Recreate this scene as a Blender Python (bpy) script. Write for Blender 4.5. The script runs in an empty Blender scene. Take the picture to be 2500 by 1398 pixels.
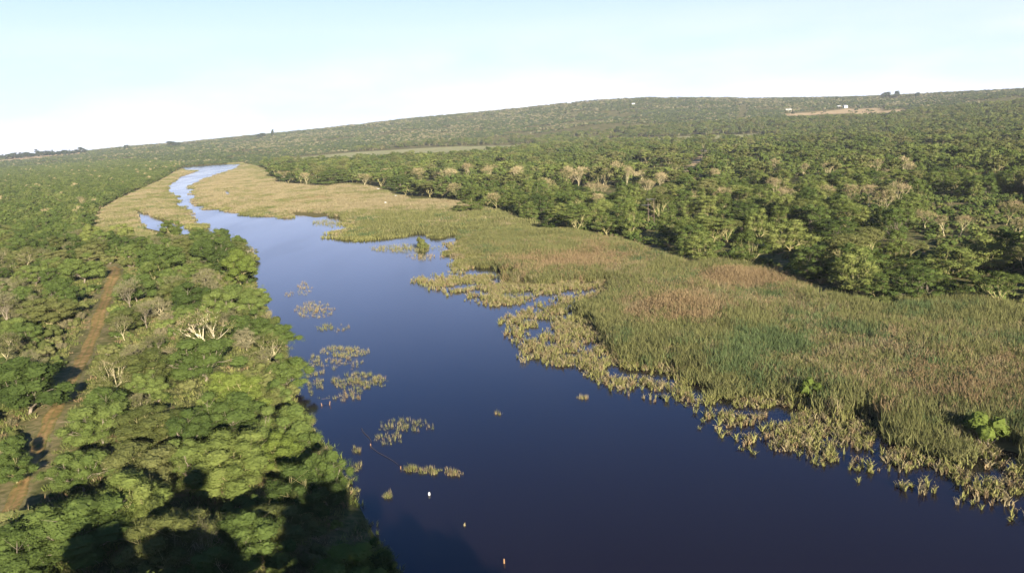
import bpy, math, random
import numpy as np

# ------------------------------------------------------------------ camera, sky, sun, exposure
scene = bpy.context.scene
COL = scene.collection
F_PX, CX, CY = 1925.0, 1250.0, 699.0          # focal length and centre in photo pixels (2500 x 1398)
CAM_H = 40.0
PITCH = math.radians(11.42)
ROLL = math.radians(2.9)
Fv = np.array([0.0, math.cos(PITCH), -math.sin(PITCH)])
R0 = np.array([1.0, 0.0, 0.0]); U0 = np.array([0.0, math.sin(PITCH), math.cos(PITCH)])
Rv = math.cos(ROLL) * R0 - math.sin(ROLL) * U0
Uv = math.sin(ROLL) * R0 + math.cos(ROLL) * U0
CAM = np.array([0.0, 0.0, CAM_H])

cam_data = bpy.data.cameras.new("camera")
cam_data.sensor_width = 36.0
cam_data.lens = 36.0 * F_PX / 2500.0
cam_data.clip_start = 0.5
cam_data.clip_end = 40000.0
cam = bpy.data.objects.new("camera", cam_data)
COL.objects.link(cam)
from mathutils import Matrix, Vector
M = Matrix(((Rv[0], Uv[0], -Fv[0], CAM[0]), (Rv[1], Uv[1], -Fv[1], CAM[1]), (Rv[2], Uv[2], -Fv[2], CAM[2]), (0, 0, 0, 1)))
cam.matrix_world = M
scene.camera = cam

SUN_EL = math.radians(16.5)
SHADOW_AZ = math.radians(-21.0)                # direction the shadows run, from +Y towards +X
EXPOSURE = 1.8
SUN_STRENGTH = 5.0
SKY_STRENGTH = 0.036
HAZE_DENSITY = 0.5e-4

sun_data = bpy.data.lights.new("sun", 'SUN')
sun_data.energy = SUN_STRENGTH
sun_data.angle = math.radians(0.53)
sun_data.color = (1.0, 0.91, 0.75)
sun = bpy.data.objects.new("sun", sun_data)
COL.objects.link(sun)
ld = Vector((math.sin(SHADOW_AZ) * math.cos(SUN_EL), math.cos(SHADOW_AZ) * math.cos(SUN_EL), -math.sin(SUN_EL)))
sun.rotation_euler = ld.to_track_quat('-Z', 'Y').to_euler()
sun.location = (0, -200, 300)

world = bpy.data.worlds.new("World")
scene.world = world
world.use_nodes = True
wt = world.node_tree
bg = wt.nodes["Background"]
sky = wt.nodes.new("ShaderNodeTexSky")
sky.sky_type = 'NISHITA'
sky.sun_disc = False
sky.sun_elevation = SUN_EL
sky.sun_rotation = math.pi + SHADOW_AZ
sky.altitude = 50
sky.air_density = 1.0
sky.dust_density = 0.1
sky.ozone_density = 2.2
# a bank of faint fair weather cloud low in the sky
tc = wt.nodes.new("ShaderNodeTexCoord")
mp = wt.nodes.new("ShaderNodeMapping"); mp.inputs['Scale'].default_value = (3.0, 3.0, 11.0)
nz = wt.nodes.new("ShaderNodeTexNoise"); nz.inputs['Scale'].default_value = 1.6; nz.inputs['Detail'].default_value = 5.0
rmp = wt.nodes.new("ShaderNodeMapRange"); rmp.inputs['From Min'].default_value = 0.38; rmp.inputs['From Max'].default_value = 0.62
sep = wt.nodes.new("ShaderNodeSeparateXYZ")
low = wt.nodes.new("ShaderNodeMapRange"); low.inputs['From Min'].default_value = 0.13; low.inputs['From Max'].default_value = 0.02
mul = wt.nodes.new("ShaderNodeMath"); mul.operation = 'MULTIPLY'
mul2 = wt.nodes.new("ShaderNodeMath"); mul2.operation = 'MULTIPLY'; mul2.inputs[1].default_value = 0.75
mx = wt.nodes.new("ShaderNodeMix"); mx.data_type = 'RGBA'
mx.inputs['B'].default_value = (9.0, 9.0, 9.4, 1)
wt.links.new(tc.outputs['Generated'], mp.inputs['Vector'])
wt.links.new(mp.outputs['Vector'], nz.inputs['Vector'])
wt.links.new(nz.outputs['Fac'], rmp.inputs['Value'])
wt.links.new(tc.outputs['Generated'], sep.inputs['Vector'])
wt.links.new(sep.outputs['Z'], low.inputs['Value'])
wt.links.new(rmp.outputs['Result'], mul.inputs[0]); wt.links.new(low.outputs['Result'], mul.inputs[1])
wt.links.new(mul.outputs[0], mul2.inputs[0])
wt.links.new(mul2.outputs[0], mx.inputs['Factor'])
wb = wt.nodes.new("ShaderNodeMix"); wb.data_type = 'RGBA'; wb.blend_type = 'MULTIPLY'
wb.inputs['Factor'].default_value = 1.0; wb.inputs['B'].default_value = (.56, .94, 1.52, 1)
wt.links.new(sky.outputs['Color'], wb.inputs['A'])
veil = wt.nodes.new("ShaderNodeMapRange"); veil.inputs['From Min'].default_value = .33; veil.inputs['From Max'].default_value = .12
veil.inputs['To Max'].default_value = .70
vm = wt.nodes.new("ShaderNodeMix"); vm.data_type = 'RGBA'; vm.inputs['B'].default_value = (7.7, 8.3, 12.2, 1)
wt.links.new(sep.outputs['Z'], veil.inputs['Value']); wt.links.new(veil.outputs['Result'], vm.inputs['Factor'])
wt.links.new(wb.outputs['Result'], vm.inputs['A'])
wt.links.new(vm.outputs['Result'], mx.inputs['A'])
wt.links.new(mx.outputs['Result'], bg.inputs['Color'])
bg.inputs['Strength'].default_value = SKY_STRENGTH

scene.view_settings.view_transform = 'Standard'
scene.view_settings.look = 'None'
scene.view_settings.exposure = EXPOSURE
scene.view_settings.gamma = 1.0
scene.render.engine = 'CYCLES'
cy = scene.cycles
cy.max_bounces = 6; cy.diffuse_bounces = 2; cy.glossy_bounces = 2; cy.transmission_bounces = 3
cy.transparent_max_bounces = 4; cy.volume_bounces = 0
cy.use_denoising = True
cy.adaptive_threshold = 0.005
cy.caustics_reflective = False; cy.caustics_refractive = False

rng = np.random.default_rng(11)
random.seed(5)

# ------------------------------------------------------------------ measuring helpers
def ray(px, py):
    d = (px - CX) / F_PX * Rv + (CY - py) / F_PX * Uv + Fv
    return d / np.linalg.norm(d)

def flat(px, py, z=0.0):
    d = ray(px, py)
    t = (z - CAM_H) / d[2]
    return CAM[:2] + d[:2] * t

def flat_poly(pts):
    return np.array([flat(x, y) for x, y in pts])

def project(P):
    v = np.asarray(P, float) - CAM
    w = v @ Fv
    return np.stack([CX + F_PX * (v @ Rv) / w, CY - F_PX * (v @ Uv) / w, w], -1)

def smooth(a, b, x):
    t = np.clip((x - a) / (b - a), 0, 1)
    return t * t * (3 - 2 * t)

def inside(P, poly):
    x, y = P[:, 0], P[:, 1]
    res = np.zeros(len(P), bool)
    n = len(poly)
    for i in range(n):
        x0, y0 = poly[i]; x1, y1 = poly[(i + 1) % n]
        if y0 == y1: continue
        c = ((y0 > y) != (y1 > y)) & (x < (x1 - x0) * (y - y0) / (y1 - y0) + x0)
        res ^= c
    return res

def sdist(P, poly):
    """signed distance to a closed polygon, positive inside"""
    P = np.asarray(P, float)
    best = np.full(len(P), 1e18)
    n = len(poly)
    for i in range(n):
        a = poly[i]; b = poly[(i + 1) % n]
        ab = b - a; L = ab @ ab + 1e-9
        t = np.clip(((P - a) @ ab) / L, 0, 1)
        d = P - a - t[:, None] * ab
        best = np.minimum(best, np.einsum('ij,ij->i', d, d))
    d = np.sqrt(best)
    return np.where(inside(P, poly), d, -d)

def ldist(P, line):
    P = np.asarray(P, float)
    best = np.full(len(P), 1e18)
    for i in range(len(line) - 1):
        a = line[i]; b = line[i + 1]
        ab = b - a; L = ab @ ab + 1e-9
        t = np.clip(((P - a) @ ab) / L, 0, 1)
        d = P - a - t[:, None] * ab
        best = np.minimum(best, np.einsum('ij,ij->i', d, d))
    return np.sqrt(best)

_tab = np.random.default_rng(3).random((256, 256))
def vnoise(x, y):
    xi = np.floor(x).astype(int); yi = np.floor(y).astype(int)
    fx = x - xi; fy = y - yi
    fx = fx * fx * (3 - 2 * fx); fy = fy * fy * (3 - 2 * fy)
    a = _tab[xi % 256, yi % 256]; b = _tab[(xi + 1) % 256, yi % 256]
    c = _tab[xi % 256, (yi + 1) % 256]; d = _tab[(xi + 1) % 256, (yi + 1) % 256]
    return (a * (1 - fx) + b * fx) * (1 - fy) + (c * (1 - fx) + d * fx) * fy

def fbm(x, y, oct=3):
    s = 0; a = 0.5; tot = 0
    for k in range(oct):
        s = s + a * vnoise(x * 2 ** k + 17.3 * k, y * 2 ** k + 9.1 * k); tot += a; a *= 0.5
    return s / tot

# ------------------------------------------------------------------ the plan of the place (measured in the photograph, laid on the ground)
WATER = np.concatenate([np.array([[36., 6.], [24., 20.], [11., 34.], [-2., 52.]]), flat_poly([
    (985, 1398), (925, 1290), (880, 1200), (838, 1120), (775, 1050), (735, 990), (715, 900), (702, 850),
    (678, 800), (650, 745), (632, 700), (618, 665), (625, 625), (600, 606), (560, 596), (522, 582), (508, 568), (505, 550),
    (472, 522), (442, 492), (436, 478), (412, 464), (425, 448), (462, 432), (492, 420), (488, 415), (452, 417), (447, 408), (520, 403),
    (590, 400), (572, 412), (540, 422), (500, 436), (456, 456), (462, 470), (466, 482), (464, 502), (500, 511), (560, 520), (600, 529), (680, 533),
    (735, 545), (800, 552), (830, 548), (825, 560), (765, 572), (800, 584), (880, 593), (960, 590), (1010, 576), (1060, 590), (1090, 600), (1080, 622),
    (1095, 650), (1130, 678), (1060, 672), (995, 688), (1070, 713), (1160, 735), (1210, 750), (1275, 742), (1300, 722), (1400, 712), (1340, 735), (1270, 760),
    (1222, 782), (1240, 830), (1290, 880), (1400, 912), (1470, 942), (1560, 972), (1700, 1003), (1720, 1042), (1800, 1088),
    (1900, 1105), (2000, 1135), (2100, 1165), (2200, 1195), (2300, 1220), (2400, 1240), (2500, 1268), (2800, 1360), (2900, 1700)])])
REED_RIGHT = flat_poly([
    (590, 398), (640, 412), (672, 442), (700, 452), (770, 456), (850, 452), (900, 458), (950, 474), (1000, 490), (1100, 494), (1200, 515), (1290, 548),
    (1350, 566), (1430, 580), (1500, 592), (1590, 630), (1680, 662), (1760, 652), (1850, 662), (1930, 690), (2010, 728), (2060, 755), (2140, 752),
    (2250, 742), (2400, 748), (2500, 775), (2900, 840), (3000, 1400), (2900, 1700), (2500, 1500), (1600, 1080), (1200, 840), (1200, 760), (960, 690), (1000, 600), (740, 575), (430, 500), (440, 440), (560, 400)])
REED_LEFT = flat_poly([
    (447, 410), (400, 440), (340, 468), (300, 486), (262, 508), (235, 535), (225, 560), (190, 590), (205, 602), (300, 604), (420, 598), (500, 590), (560, 594), (640, 560),
    (520, 520), (480, 440), (500, 420)])
BELOW = np.array([[36., 6.], [24., 20.], [11., 34.], [-2., 52.]])   # the shore curving round under the camera
NEARBANK = np.concatenate([BELOW, flat_poly([
    (985, 1398), (925, 1290), (880, 1200), (838, 1120), (775, 1050), (735, 990), (715, 900), (702, 850),
    (678, 800), (650, 745), (632, 700), (618, 665), (625, 630), (590, 606), (525, 584), (430, 594), (300, 604), (180, 598), (60, 640),
    (-400, 700), (-1500, 1000)]), np.array([[-160., 30.], [-160., -40.], [60., -40.]])])
POND_LEFT = flat_poly([(335, 520), (362, 522), (385, 540), (405, 552), (392, 562), (365, 556), (345, 540)])
POND_RIGHT = flat_poly([(545, 466), (560, 466), (563, 475), (552, 478)])
POOL_TREES = flat_poly([(1988, 714), (2012, 712), (2016, 726), (2004, 740), (1994, 730)])
INLETS = [flat_poly([(1300, 700), (1370, 690), (1480, 688), (1484, 696), (1420, 706), (1360, 712)]),
          flat_poly([(1380, 722), (1440, 720), (1470, 730), (1400, 738)]),
          flat_poly([(1560, 905), (1620, 900), (1680, 915), (1600, 930)]),
          flat_poly([(1700, 985), (1800, 980), (1920, 985), (1980, 1010), (1880, 1040), (1780, 1050)]),
          flat_poly([(2080, 1010), (2130, 1020), (2140, 1060), (2080, 1050)]),
          flat_poly([(2380, 1120), (2460, 1110), (2500, 1150), (2420, 1180)]),
          flat_poly([(770, 533), (800, 528), (832, 540), (800, 549)])]
SPARSE = [flat_poly([(1215, 775), (1235, 835), (1285, 885), (1400, 917), (1480, 948), (1545, 940), (1500, 890), (1480, 840), (1450, 790), (1400, 755), (1300, 760)]),
          flat_poly([(1660, 1005), (1715, 1045), (1800, 1092), (1900, 1110), (2000, 1140), (2200, 1200), (2500, 1275), (2700, 1340), (2700, 1250), (2500, 1170), (2300, 1120), (2150, 1080), (2000, 1010), (1900, 980), (1780, 980)]),
          flat_poly([(985, 688), (1070, 718), (1220, 755), (1290, 735), (1400, 715), (1300, 760), (1450, 745), (1490, 690), (1340, 697), (1190, 685), (1130, 680), (1060, 672)]),
          flat_poly([(1470, 942), (1560, 975), (1700, 1006), (1720, 985), (1600, 955), (1500, 930)])]
SPARSE.append(flat_poly([(325, 512), (400, 535), (470, 560), (520, 572), (480, 585), (400, 585), (345, 565)]))
SPARSE.append(flat_poly([(700, 520), (780, 520), (840, 535), (830, 565), (770, 575), (740, 548)]))
SPARSE.append(flat_poly([(410, 455), (440, 430), (500, 412), (510, 420), (450, 450), (430, 480)]))
TRACK = [(-60, 1420), (10, 1275), (60, 1165), (112, 1045), (150, 975), (185, 905), (215, 850), (236, 800), (250, 752), (266, 708), (278, 672), (282, 655), (268, 650)]
SPUR = [(268, 705), (225, 700), (190, 715), (150, 722), (118, 730)]

AZ_F = [(-300, 425), (0, 420), (230, 412), (450, 402), (640, 391), (820, 380), (1000, 370), (1300, 353), (1550, 344), (1790, 335), (2000, 333), (2250, 335), (2500, 337), (2900, 337)]
RIDGE = [(-300, 392, 3600), (0, 384, 3600), (200, 371, 3600), (330, 358, 3600), (430, 351, 3500), (600, 334, 3500), (800, 314, 3450), (1000, 291, 3400), (1250, 268, 3300), (1450, 247, 3200), (1580, 240, 3200),
         (1700, 240, 3300), (1900, 241, 3400), (2100, 238, 3400), (2300, 229, 3200), (2500, 219, 3000), (2900, 205, 3000)]
az_foot = []; r_foot = []
for x, y in AZ_F:
    p = flat(x, y); az_foot.append(math.atan2(p[0], p[1])); r_foot.append(math.hypot(*p))
az_r = []; r_r = []; h_r = []
for x, y, r in RIDGE:
    d = ray(x, y); az_r.append(math.atan2(d[0], d[1])); r_r.append(r); h_r.append(CAM_H + r * d[2] / math.hypot(d[0], d[1]))

ROAD = None
def height(P, near=True):
    P = np.asarray(P, float)
    x, y = P[:, 0], P[:, 1]
    az = np.arctan2(x, y); r = np.hypot(x, y)
    rf = np.interp(az, az_foot, r_foot); rr = np.interp(az, az_r, r_r); h = np.interp(az, az_r, h_r)
    z = np.full(len(P), 0.45) + 0.5 * (fbm(x / 40.0, y / 40.0, 2) - 0.5)
    t = np.clip((r - rf) / (rr - rf), 0, 1)
    t = np.where(t < 1, t ** 1.12, 1)
    roll = (fbm(x / 260.0 + 5, y / 260.0, 3) - 0.5) * 16 * np.sin(np.pi * t) * np.clip(h / 60, 0.3, 1)
    z = z + (h - 0.5) * t + roll
    z = z - np.where(r > rr, (r - rr) * 0.012, 0)
    if near:
        m = r < 2200
        Q = P[m]
        if len(Q):
            dw = sdist(Q, WATER)
            zz = z[m]
            nb = sdist(Q, NEARBANK)
            zz = zz + np.where(nb > 0, 3.6 * smooth(0.5, 20, nb) + 3.0 * smooth(50, 30, np.hypot(Q[:, 0], Q[:, 1])) * smooth(2, 14, nb) + 1.6 * (fbm(Q[:, 0] / 22.0, Q[:, 1] / 22.0, 2) - 0.45) * smooth(3, 20, nb), 0)
            right = sdist(Q, REED_RIGHT) > -4
            left = sdist(Q, REED_LEFT) > -4
            reed = right | left
            wid = np.where(reed, 11.0, 2.5)
            bank = np.where(reed, -0.10 + (zz + 0.05) * smooth(0, 1, (-dw - 10) / 14.0), -0.1 + (zz + 0.1) * smooth(0, 1, -dw / 3.0))
            zz = np.where(dw > 0, -0.1 - np.clip(dw * 0.35, 0, 2.2), np.where(-dw < 30, bank, zz))
            for pond in (POND_LEFT, POND_RIGHT, POOL_TREES, *INLETS):
                dp = sdist(Q, pond)
                zz = np.where(dp > -3, np.minimum(zz, -0.35 + 0.25 * np.clip(-dp, 0, 3)), zz)
            z[m] = zz
    return z

def on_ground(px, py):
    """where the line of sight through a photo point meets the terrain"""
    d = ray(px, py)
    ts = np.geomspace(45, 7000, 900)
    P = CAM + d * ts[:, None]
    hz = height(P[:, :2])
    k = np.argmax(P[:, 2] < hz)
    if k == 0: k = len(ts) - 1
    lo, hi = ts[k - 1], ts[k]
    tt = np.linspace(lo, hi, 24); P = CAM + d * tt[:, None]; hz = height(P[:, :2])
    j = np.argmax(P[:, 2] < hz)
    p = P[j]
    return np.array([p[0], p[1], hz[j]])

def ground_line(pts, sub=1):
    return np.array([on_ground(x, y)[:2] for x, y in pts])

TRACK_W = ground_line(TRACK)
SPUR_W = ground_line(SPUR)
CUT_W = ground_line([(1690, 452), (1692, 425), (1700, 402), (1722, 378), (1748, 352), (1772, 338)])
CUT_HILL = ground_line([(1785, 322), (1800, 300), (1812, 275), (1818, 256)])
FIELD_STRIPS = [ground_line([(640, 398), (700, 386), (860, 372), (1000, 364), (1120, 358), (1300, 353), (1310, 357), (1120, 376), (1080, 372), (960, 376), (760, 392)]),
                ground_line([(1480, 345), (1600, 338), (1700, 332), (1775, 330), (1860, 326), (1880, 331), (1790, 339), (1600, 345)])]
TAN_FIELDS = [ground_line([(1915, 278), (2010, 272), (2070, 265), (2150, 263), (2155, 274), (2120, 284), (2080, 276), (2010, 279), (1930, 284)]),
              ground_line([(2150, 272), (2212, 266), (2208, 281), (2160, 285)]), ground_line([(2205, 283), (2268, 270), (2285, 277), (2218, 290)]),
              ground_line([(2450, 262), (2485, 256), (2485, 262), (2455, 268)])]
CLEAR = [ground_line([(640, 398), (700, 384), (860, 370), (1000, 362), (1120, 356), (1300, 351), (1315, 364), (1120, 388), (960, 390), (740, 402)]),
         ground_line([(1480, 344), (1600, 336), (1700, 330), (1775, 328), (1860, 325), (1890, 338), (1790, 346), (1600, 352), (1480, 352)])]
CLEAR_HILL = [ground_line([(1910, 278), (2010, 270), (2070, 263), (2160, 261), (2162, 278), (2120, 290), (2010, 287), (1930, 289)]), ground_line([(2145, 271), (2216, 264), (2214, 287), (2155, 292)]),
              ground_line([(2200, 284), (2272, 268), (2292, 281), (2215, 298)]), ground_line([(2445, 263), (2487, 255), (2487, 267), (2455, 273)])]
TAN_PLATEAU = ground_line([(-40, 395), (100, 380), (205, 371), (205, 375), (100, 388), (-40, 400)])

# ------------------------------------------------------------------ materials
def new_mat(name):
    m = bpy.data.materials.new(name); m.use_nodes = True
    m.node_tree.nodes.clear()
    return m, m.node_tree.nodes, m.node_tree.links

def ramp(N, stops):
    r = N.new("ShaderNodeValToRGB")
    e = r.color_ramp.elements
    while len(e) < len(stops): e.new(0.5)
    for k, (p, c) in enumerate(stops):
        e[k].position = p; e[k].color = (*c, 1)
    return r

def leaf_mat(name, dark, mid, light, trans=0.25, hue=0.02, odd=None):
    """foliage: leaf colour varies leaf by leaf (tint) and plant by plant"""
    m, N, L = new_mat(name)
    out = N.new("ShaderNodeOutputMaterial")
    at = N.new("ShaderNodeAttribute"); at.attribute_name = "tint"
    oi = N.new("ShaderNodeObjectInfo")
    pl_ = .32 if 'reed' in name else .62
    a = N.new("ShaderNodeMath"); a.operation = 'MULTIPLY_ADD'; a.inputs[1].default_value = 1 - pl_
    b = N.new("ShaderNodeMath"); b.operation = 'MULTIPLY'; b.inputs[1].default_value = pl_
    L.new(at.outputs['Fac'], a.inputs[0]); L.new(oi.outputs['Random'], b.inputs[0]); L.new(b.outputs[0], a.inputs[2])
    r = ramp(N, [(0.1, dark), (0.5, mid), (0.92, light)] + ([(1.0, odd)] if odd else []))
    L.new(a.outputs[0], r.inputs['Fac'])
    df = N.new("ShaderNodeBsdfDiffuse"); tr = N.new("ShaderNodeBsdfTranslucent"); ms = N.new("ShaderNodeMixShader")
    ms.inputs[0].default_value = trans
    L.new(r.outputs['Color'], df.inputs['Color']); L.new(r.outputs['Color'], tr.inputs['Color'])
    L.new(df.outputs[0], ms.inputs[1]); L.new(tr.outputs[0], ms.inputs[2]); L.new(ms.outputs[0], out.inputs['Surface'])
    return m

def bark_mat(name, c0, c1, scale=3.0):
    m, N, L = new_mat(name)
    out = N.new("ShaderNodeOutputMaterial")
    nz = N.new("ShaderNodeTexNoise"); nz.inputs['Scale'].default_value = scale; nz.inputs['Detail'].default_value = 4
    ge = N.new("ShaderNodeNewGeometry")
    L.new(ge.outputs['Position'], nz.inputs['Vector'])
    r = ramp(N, [(0.35, c0), (0.65, c1)])
    L.new(nz.outputs['Fac'], r.inputs['Fac'])
    p = N.new("ShaderNodeBsdfPrincipled"); p.inputs['Roughness'].default_value = 0.85
    p.inputs['Specular IOR Level'].default_value = 0.2
    L.new(r.outputs['Color'], p.inputs['Base Color']); L.new(p.outputs[0], out.inputs['Surface'])
    return m

def plain_mat(name, c, rough=0.7, var=0.12, scale=6.0):
    return bark_mat(name, tuple(max(0, v * (1 - var)) for v in c), tuple(min(1, v * (1 + var)) for v in c), scale)

MAT = {
    'fever': leaf_mat('fever tree leaves', (.053, .070, .018), (.096, .118, .031), (.155, .168, .048), .16),
    'feverdk': leaf_mat('dense green leaves', (.033, .049, .014), (.063, .087, .023), (.108, .132, .036), .15),
    'lime': leaf_mat('lime green leaves', (.070, .096, .020), (.102, .128, .028), (.138, .162, .038), .2),
    'olive': leaf_mat('olive leaves', (.062, .074, .022), (.105, .112, .036), (.15, .145, .058), .22),
    'grey': leaf_mat('grey dry twig foliage', (.092, .088, .042), (.14, .128, .066), (.19, .17, .098), .15),
    'far': leaf_mat('distant leaves', (.040, .056, .016), (.076, .095, .027), (.126, .140, .042), .12),
    'hill': leaf_mat('hillside leaves', (.026, .040, .016), (.046, .062, .024), (.078, .088, .035), .12),
    'twig': leaf_mat('pale bare twigs', (.21, .165, .085), (.30, .235, .125), (.39, .31, .17), .1),
    'bark': bark_mat('yellow green bark', (.19, .17, .075), (.30, .26, .12)),
    'palebark': bark_mat('pale cream bark', (.28, .24, .13), (.41, .35, .21)),
    'creambark': bark_mat('white cream bark', (.35, .30, .19), (.50, .44, .29)),
    'brownbark': bark_mat('grey brown bark', (.13, .10, .07), (.24, .20, .15)),
    'reed_green': leaf_mat('green reed blades', (.092, .100, .036), (.142, .142, .052), (.195, .182, .078), .2),
    'reed_blue': leaf_mat('blue green reed blades', (.060, .088, .036), (.092, .122, .048), (.13, .155, .062), .2),
    'reed_tan': leaf_mat('tan reed blades and plumes', (.14, .102, .052), (.205, .146, .076), (.275, .20, .108), .15),
    'reed_yellow': leaf_mat('straw yellow reed stalks', (.125, .128, .042), (.185, .180, .060), (.25, .232, .085), .2),
    'reed_pale': leaf_mat('pale straw reeds', (.17, .142, .074), (.235, .192, .104), (.30, .25, .142), .2),
    'white': plain_mat('white paint', (.46, .46, .44), var=.05),
    'cream': plain_mat('cream plaster', (.62, .52, .40), var=.06),
    'feather': plain_mat('white feathers', (.80, .80, .77), var=.04),
    'beak': plain_mat('yellow beak', (.60, .38, .05)),
    'rust': plain_mat('orange brown weathered wood', (.27, .15, .07), var=.25, scale=14),
    'wood': plain_mat('grey weathered wood', (.06, .05, .05), var=.25, scale=12),
    'pole': plain_mat('dark creosoted pole', (.10, .075, .055), var=.25, scale=5),
    'steel': plain_mat('galvanised steel', (.10, .10, .10), var=.1),
    'glass': plain_mat('dark window glass', (.03, .035, .045)),
    'roof': plain_mat('grey metal roofing', (.46, .46, .47), var=.1),
    'dark': leaf_mat('dark plantation leaves', (.016, .030, .014), (.026, .045, .02), (.04, .06, .026), .15),
}

def ground_mat():
    m, N, L = new_mat('bush ground')
    out = N.new("ShaderNodeOutputMaterial")
    ge = N.new("ShaderNodeNewGeometry")
    n1 = N.new("ShaderNodeTexNoise"); n1.inputs['Scale'].default_value = 0.09; n1.inputs['Detail'].default_value = 6; n1.inputs['Roughness'].default_value = .65
    n2 = N.new("ShaderNodeTexNoise"); n2.inputs['Scale'].default_value = 1.1; n2.inputs['Detail'].default_value = 6
    L.new(ge.outputs['Position'], n1.inputs['Vector']); L.new(ge.outputs['Position'], n2.inputs['Vector'])
    mixn = N.new("ShaderNodeMath"); mixn.operation = 'MULTIPLY_ADD'; mixn.inputs[1].default_value = .5
    half = N.new("ShaderNodeMath"); half.operation = 'MULTIPLY'; half.inputs[1].default_value = .5
    L.new(n1.outputs['Fac'], mixn.inputs[0]); L.new(n2.outputs['Fac'], half.inputs[0]); L.new(half.outputs[0], mixn.inputs[2])
    base = ramp(N, [(.36, (.045, .052, .020)), (.48, (.085, .088, .032)), (.56, (.14, .12, .055)), (.66, (.20, .13, .07))])
    L.new(mixn.outputs[0], base.inputs['Fac'])
    def mixcol(prev, attr, stops):
        at = N.new("ShaderNodeAttribute"); at.attribute_name = attr
        r = ramp(N, stops); L.new(mixn.outputs[0], r.inputs['Fac'])
        x = N.new("ShaderNodeMix"); x.data_type = 'RGBA'
        L.new(at.outputs['Fac'], x.inputs['Factor']); L.new(prev, x.inputs['A']); L.new(r.outputs['Color'], x.inputs['B'])
        return x.outputs['Result']
    c = mixcol(base.outputs['Color'], 'reed', [(.4, (.085, .075, .032)), (.6, (.15, .125, .05))])
    c = mixcol(c, 'meadow', [(.4, (.19, .205, .085)), (.52, (.25, .24, .115)), (.62, (.33, .26, .15))])
    c = mixcol(c, 'tan', [(.38, (.31, .22, .115)), (.6, (.45, .33, .19))])
    bp = N.new("ShaderNodeBump"); bp.inputs['Strength'].default_value = .5; bp.inputs['Distance'].default_value = .25
    L.new(n2.outputs['Fac'], bp.inputs['Height'])
    p = N.new("ShaderNodeBsdfDiffuse")
    L.new(c, p.inputs['Color']); L.new(bp.outputs[0], p.inputs['Normal']); L.new(p.outputs[0], out.inputs['Surface'])
    return m

def track_mat():
    m, N, L = new_mat('red brown earth')
    out = N.new("ShaderNodeOutputMaterial")
    ge = N.new("ShaderNodeNewGeometry")
    n1 = N.new("ShaderNodeTexNoise"); n1.inputs['Scale'].default_value = .5; n1.inputs['Detail'].default_value = 7; n1.inputs['Roughness'].default_value = .7
    L.new(ge.outputs['Position'], n1.inputs['Vector'])
    r = ramp(N, [(.36, (.11, .095, .04)), (.47, (.215, .138, .057)), (.58, (.30, .185, .08)), (.68, (.38, .26, .125))])
    L.new(n1.outputs['Fac'], r.inputs['Fac'])
    at = N.new("ShaderNodeAttribute"); at.attribute_name = "verge"
    ad = N.new("ShaderNodeMath"); ad.operation = 'MULTIPLY'
    n2 = N.new("ShaderNodeTexNoise"); n2.inputs['Scale'].default_value = 1.6; n2.inputs['Detail'].default_value = 5
    L.new(ge.outputs['Position'], n2.inputs['Vector'])
    mr = N.new("ShaderNodeMapRange"); mr.inputs['From Min'].default_value = .33; mr.inputs['From Max'].default_value = .55
    L.new(n2.outputs['Fac'], mr.inputs['Value'])
    L.new(at.outputs['Fac'], ad.inputs[0]); L.new(mr.outputs['Result'], ad.inputs[1])
    x = N.new("ShaderNodeMix"); x.data_type = 'RGBA'; x.inputs['B'].default_value = (.11, .12, .035, 1)
    L.new(ad.outputs[0], x.inputs['Factor']); L.new(r.outputs['Color'], x.inputs['A'])
    bp = N.new("ShaderNodeBump"); bp.inputs['Strength'].default_value = .6; bp.inputs['Distance'].default_value = .15
    L.new(n1.outputs['Fac'], bp.inputs['Height'])
    p = N.new("ShaderNodeBsdfDiffuse")
    L.new(x.outputs['Result'], p.inputs['Color']); L.new(bp.outputs[0], p.inputs['Normal']); L.new(p.outputs[0], out.inputs['Surface'])
    return m

def water_mat():
    m, N, L = new_mat('dark river water')
    out = N.new("ShaderNodeOutputMaterial")
    p = N.new("ShaderNodeBsdfPrincipled")
    p.inputs['Base Color'].default_value = (.0085, .0055, .0075, 1)
    wl = N.new("ShaderNodeMapping"); wl.inputs['Scale'].default_value = (.05, .012, 1.0)
    n2 = N.new("ShaderNodeTexNoise"); n2.inputs['Scale'].default_value = 1.0; n2.inputs['Detail'].default_value = 4
    rr_ = N.new("ShaderNodeMapRange"); rr_.inputs['From Min'].default_value = .35; rr_.inputs['From Max'].default_value = .65
    rr_.inputs['To Min'].default_value = .07; rr_.inputs['To Max'].default_value = .16
    g2 = N.new("ShaderNodeNewGeometry")
    L.new(g2.outputs['Position'], wl.inputs['Vector']); L.new(wl.outputs[0], n2.inputs['Vector']); L.new(n2.outputs['Fac'], rr_.inputs['Value'])
    L.new(rr_.outputs['Result'], p.inputs['Roughness'])
    p.inputs['IOR'].default_value = 1.333; p.inputs['Specular IOR Level'].default_value = .42
    ge = N.new("ShaderNodeNewGeometry")
    mpn = N.new("ShaderNodeMapping"); mpn.inputs['Scale'].default_value = (.55, 1.0, 1.0)
    n1 = N.new("ShaderNodeTexNoise"); n1.inputs['Scale'].default_value = 1.8; n1.inputs['Detail'].default_value = 3
    L.new(ge.outputs['Position'], mpn.inputs['Vector']); L.new(mpn.outputs[0], n1.inputs['Vector'])
    bp = N.new("ShaderNodeBump"); bp.inputs['Strength'].default_value = .35; bp.inputs['Distance'].default_value = .03
    L.new(n1.outputs['Fac'], bp.inputs['Height']); L.new(bp.outputs[0], p.inputs['Normal'])
    L.new(p.outputs[0], out.inputs['Surface'])
    return m

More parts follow.
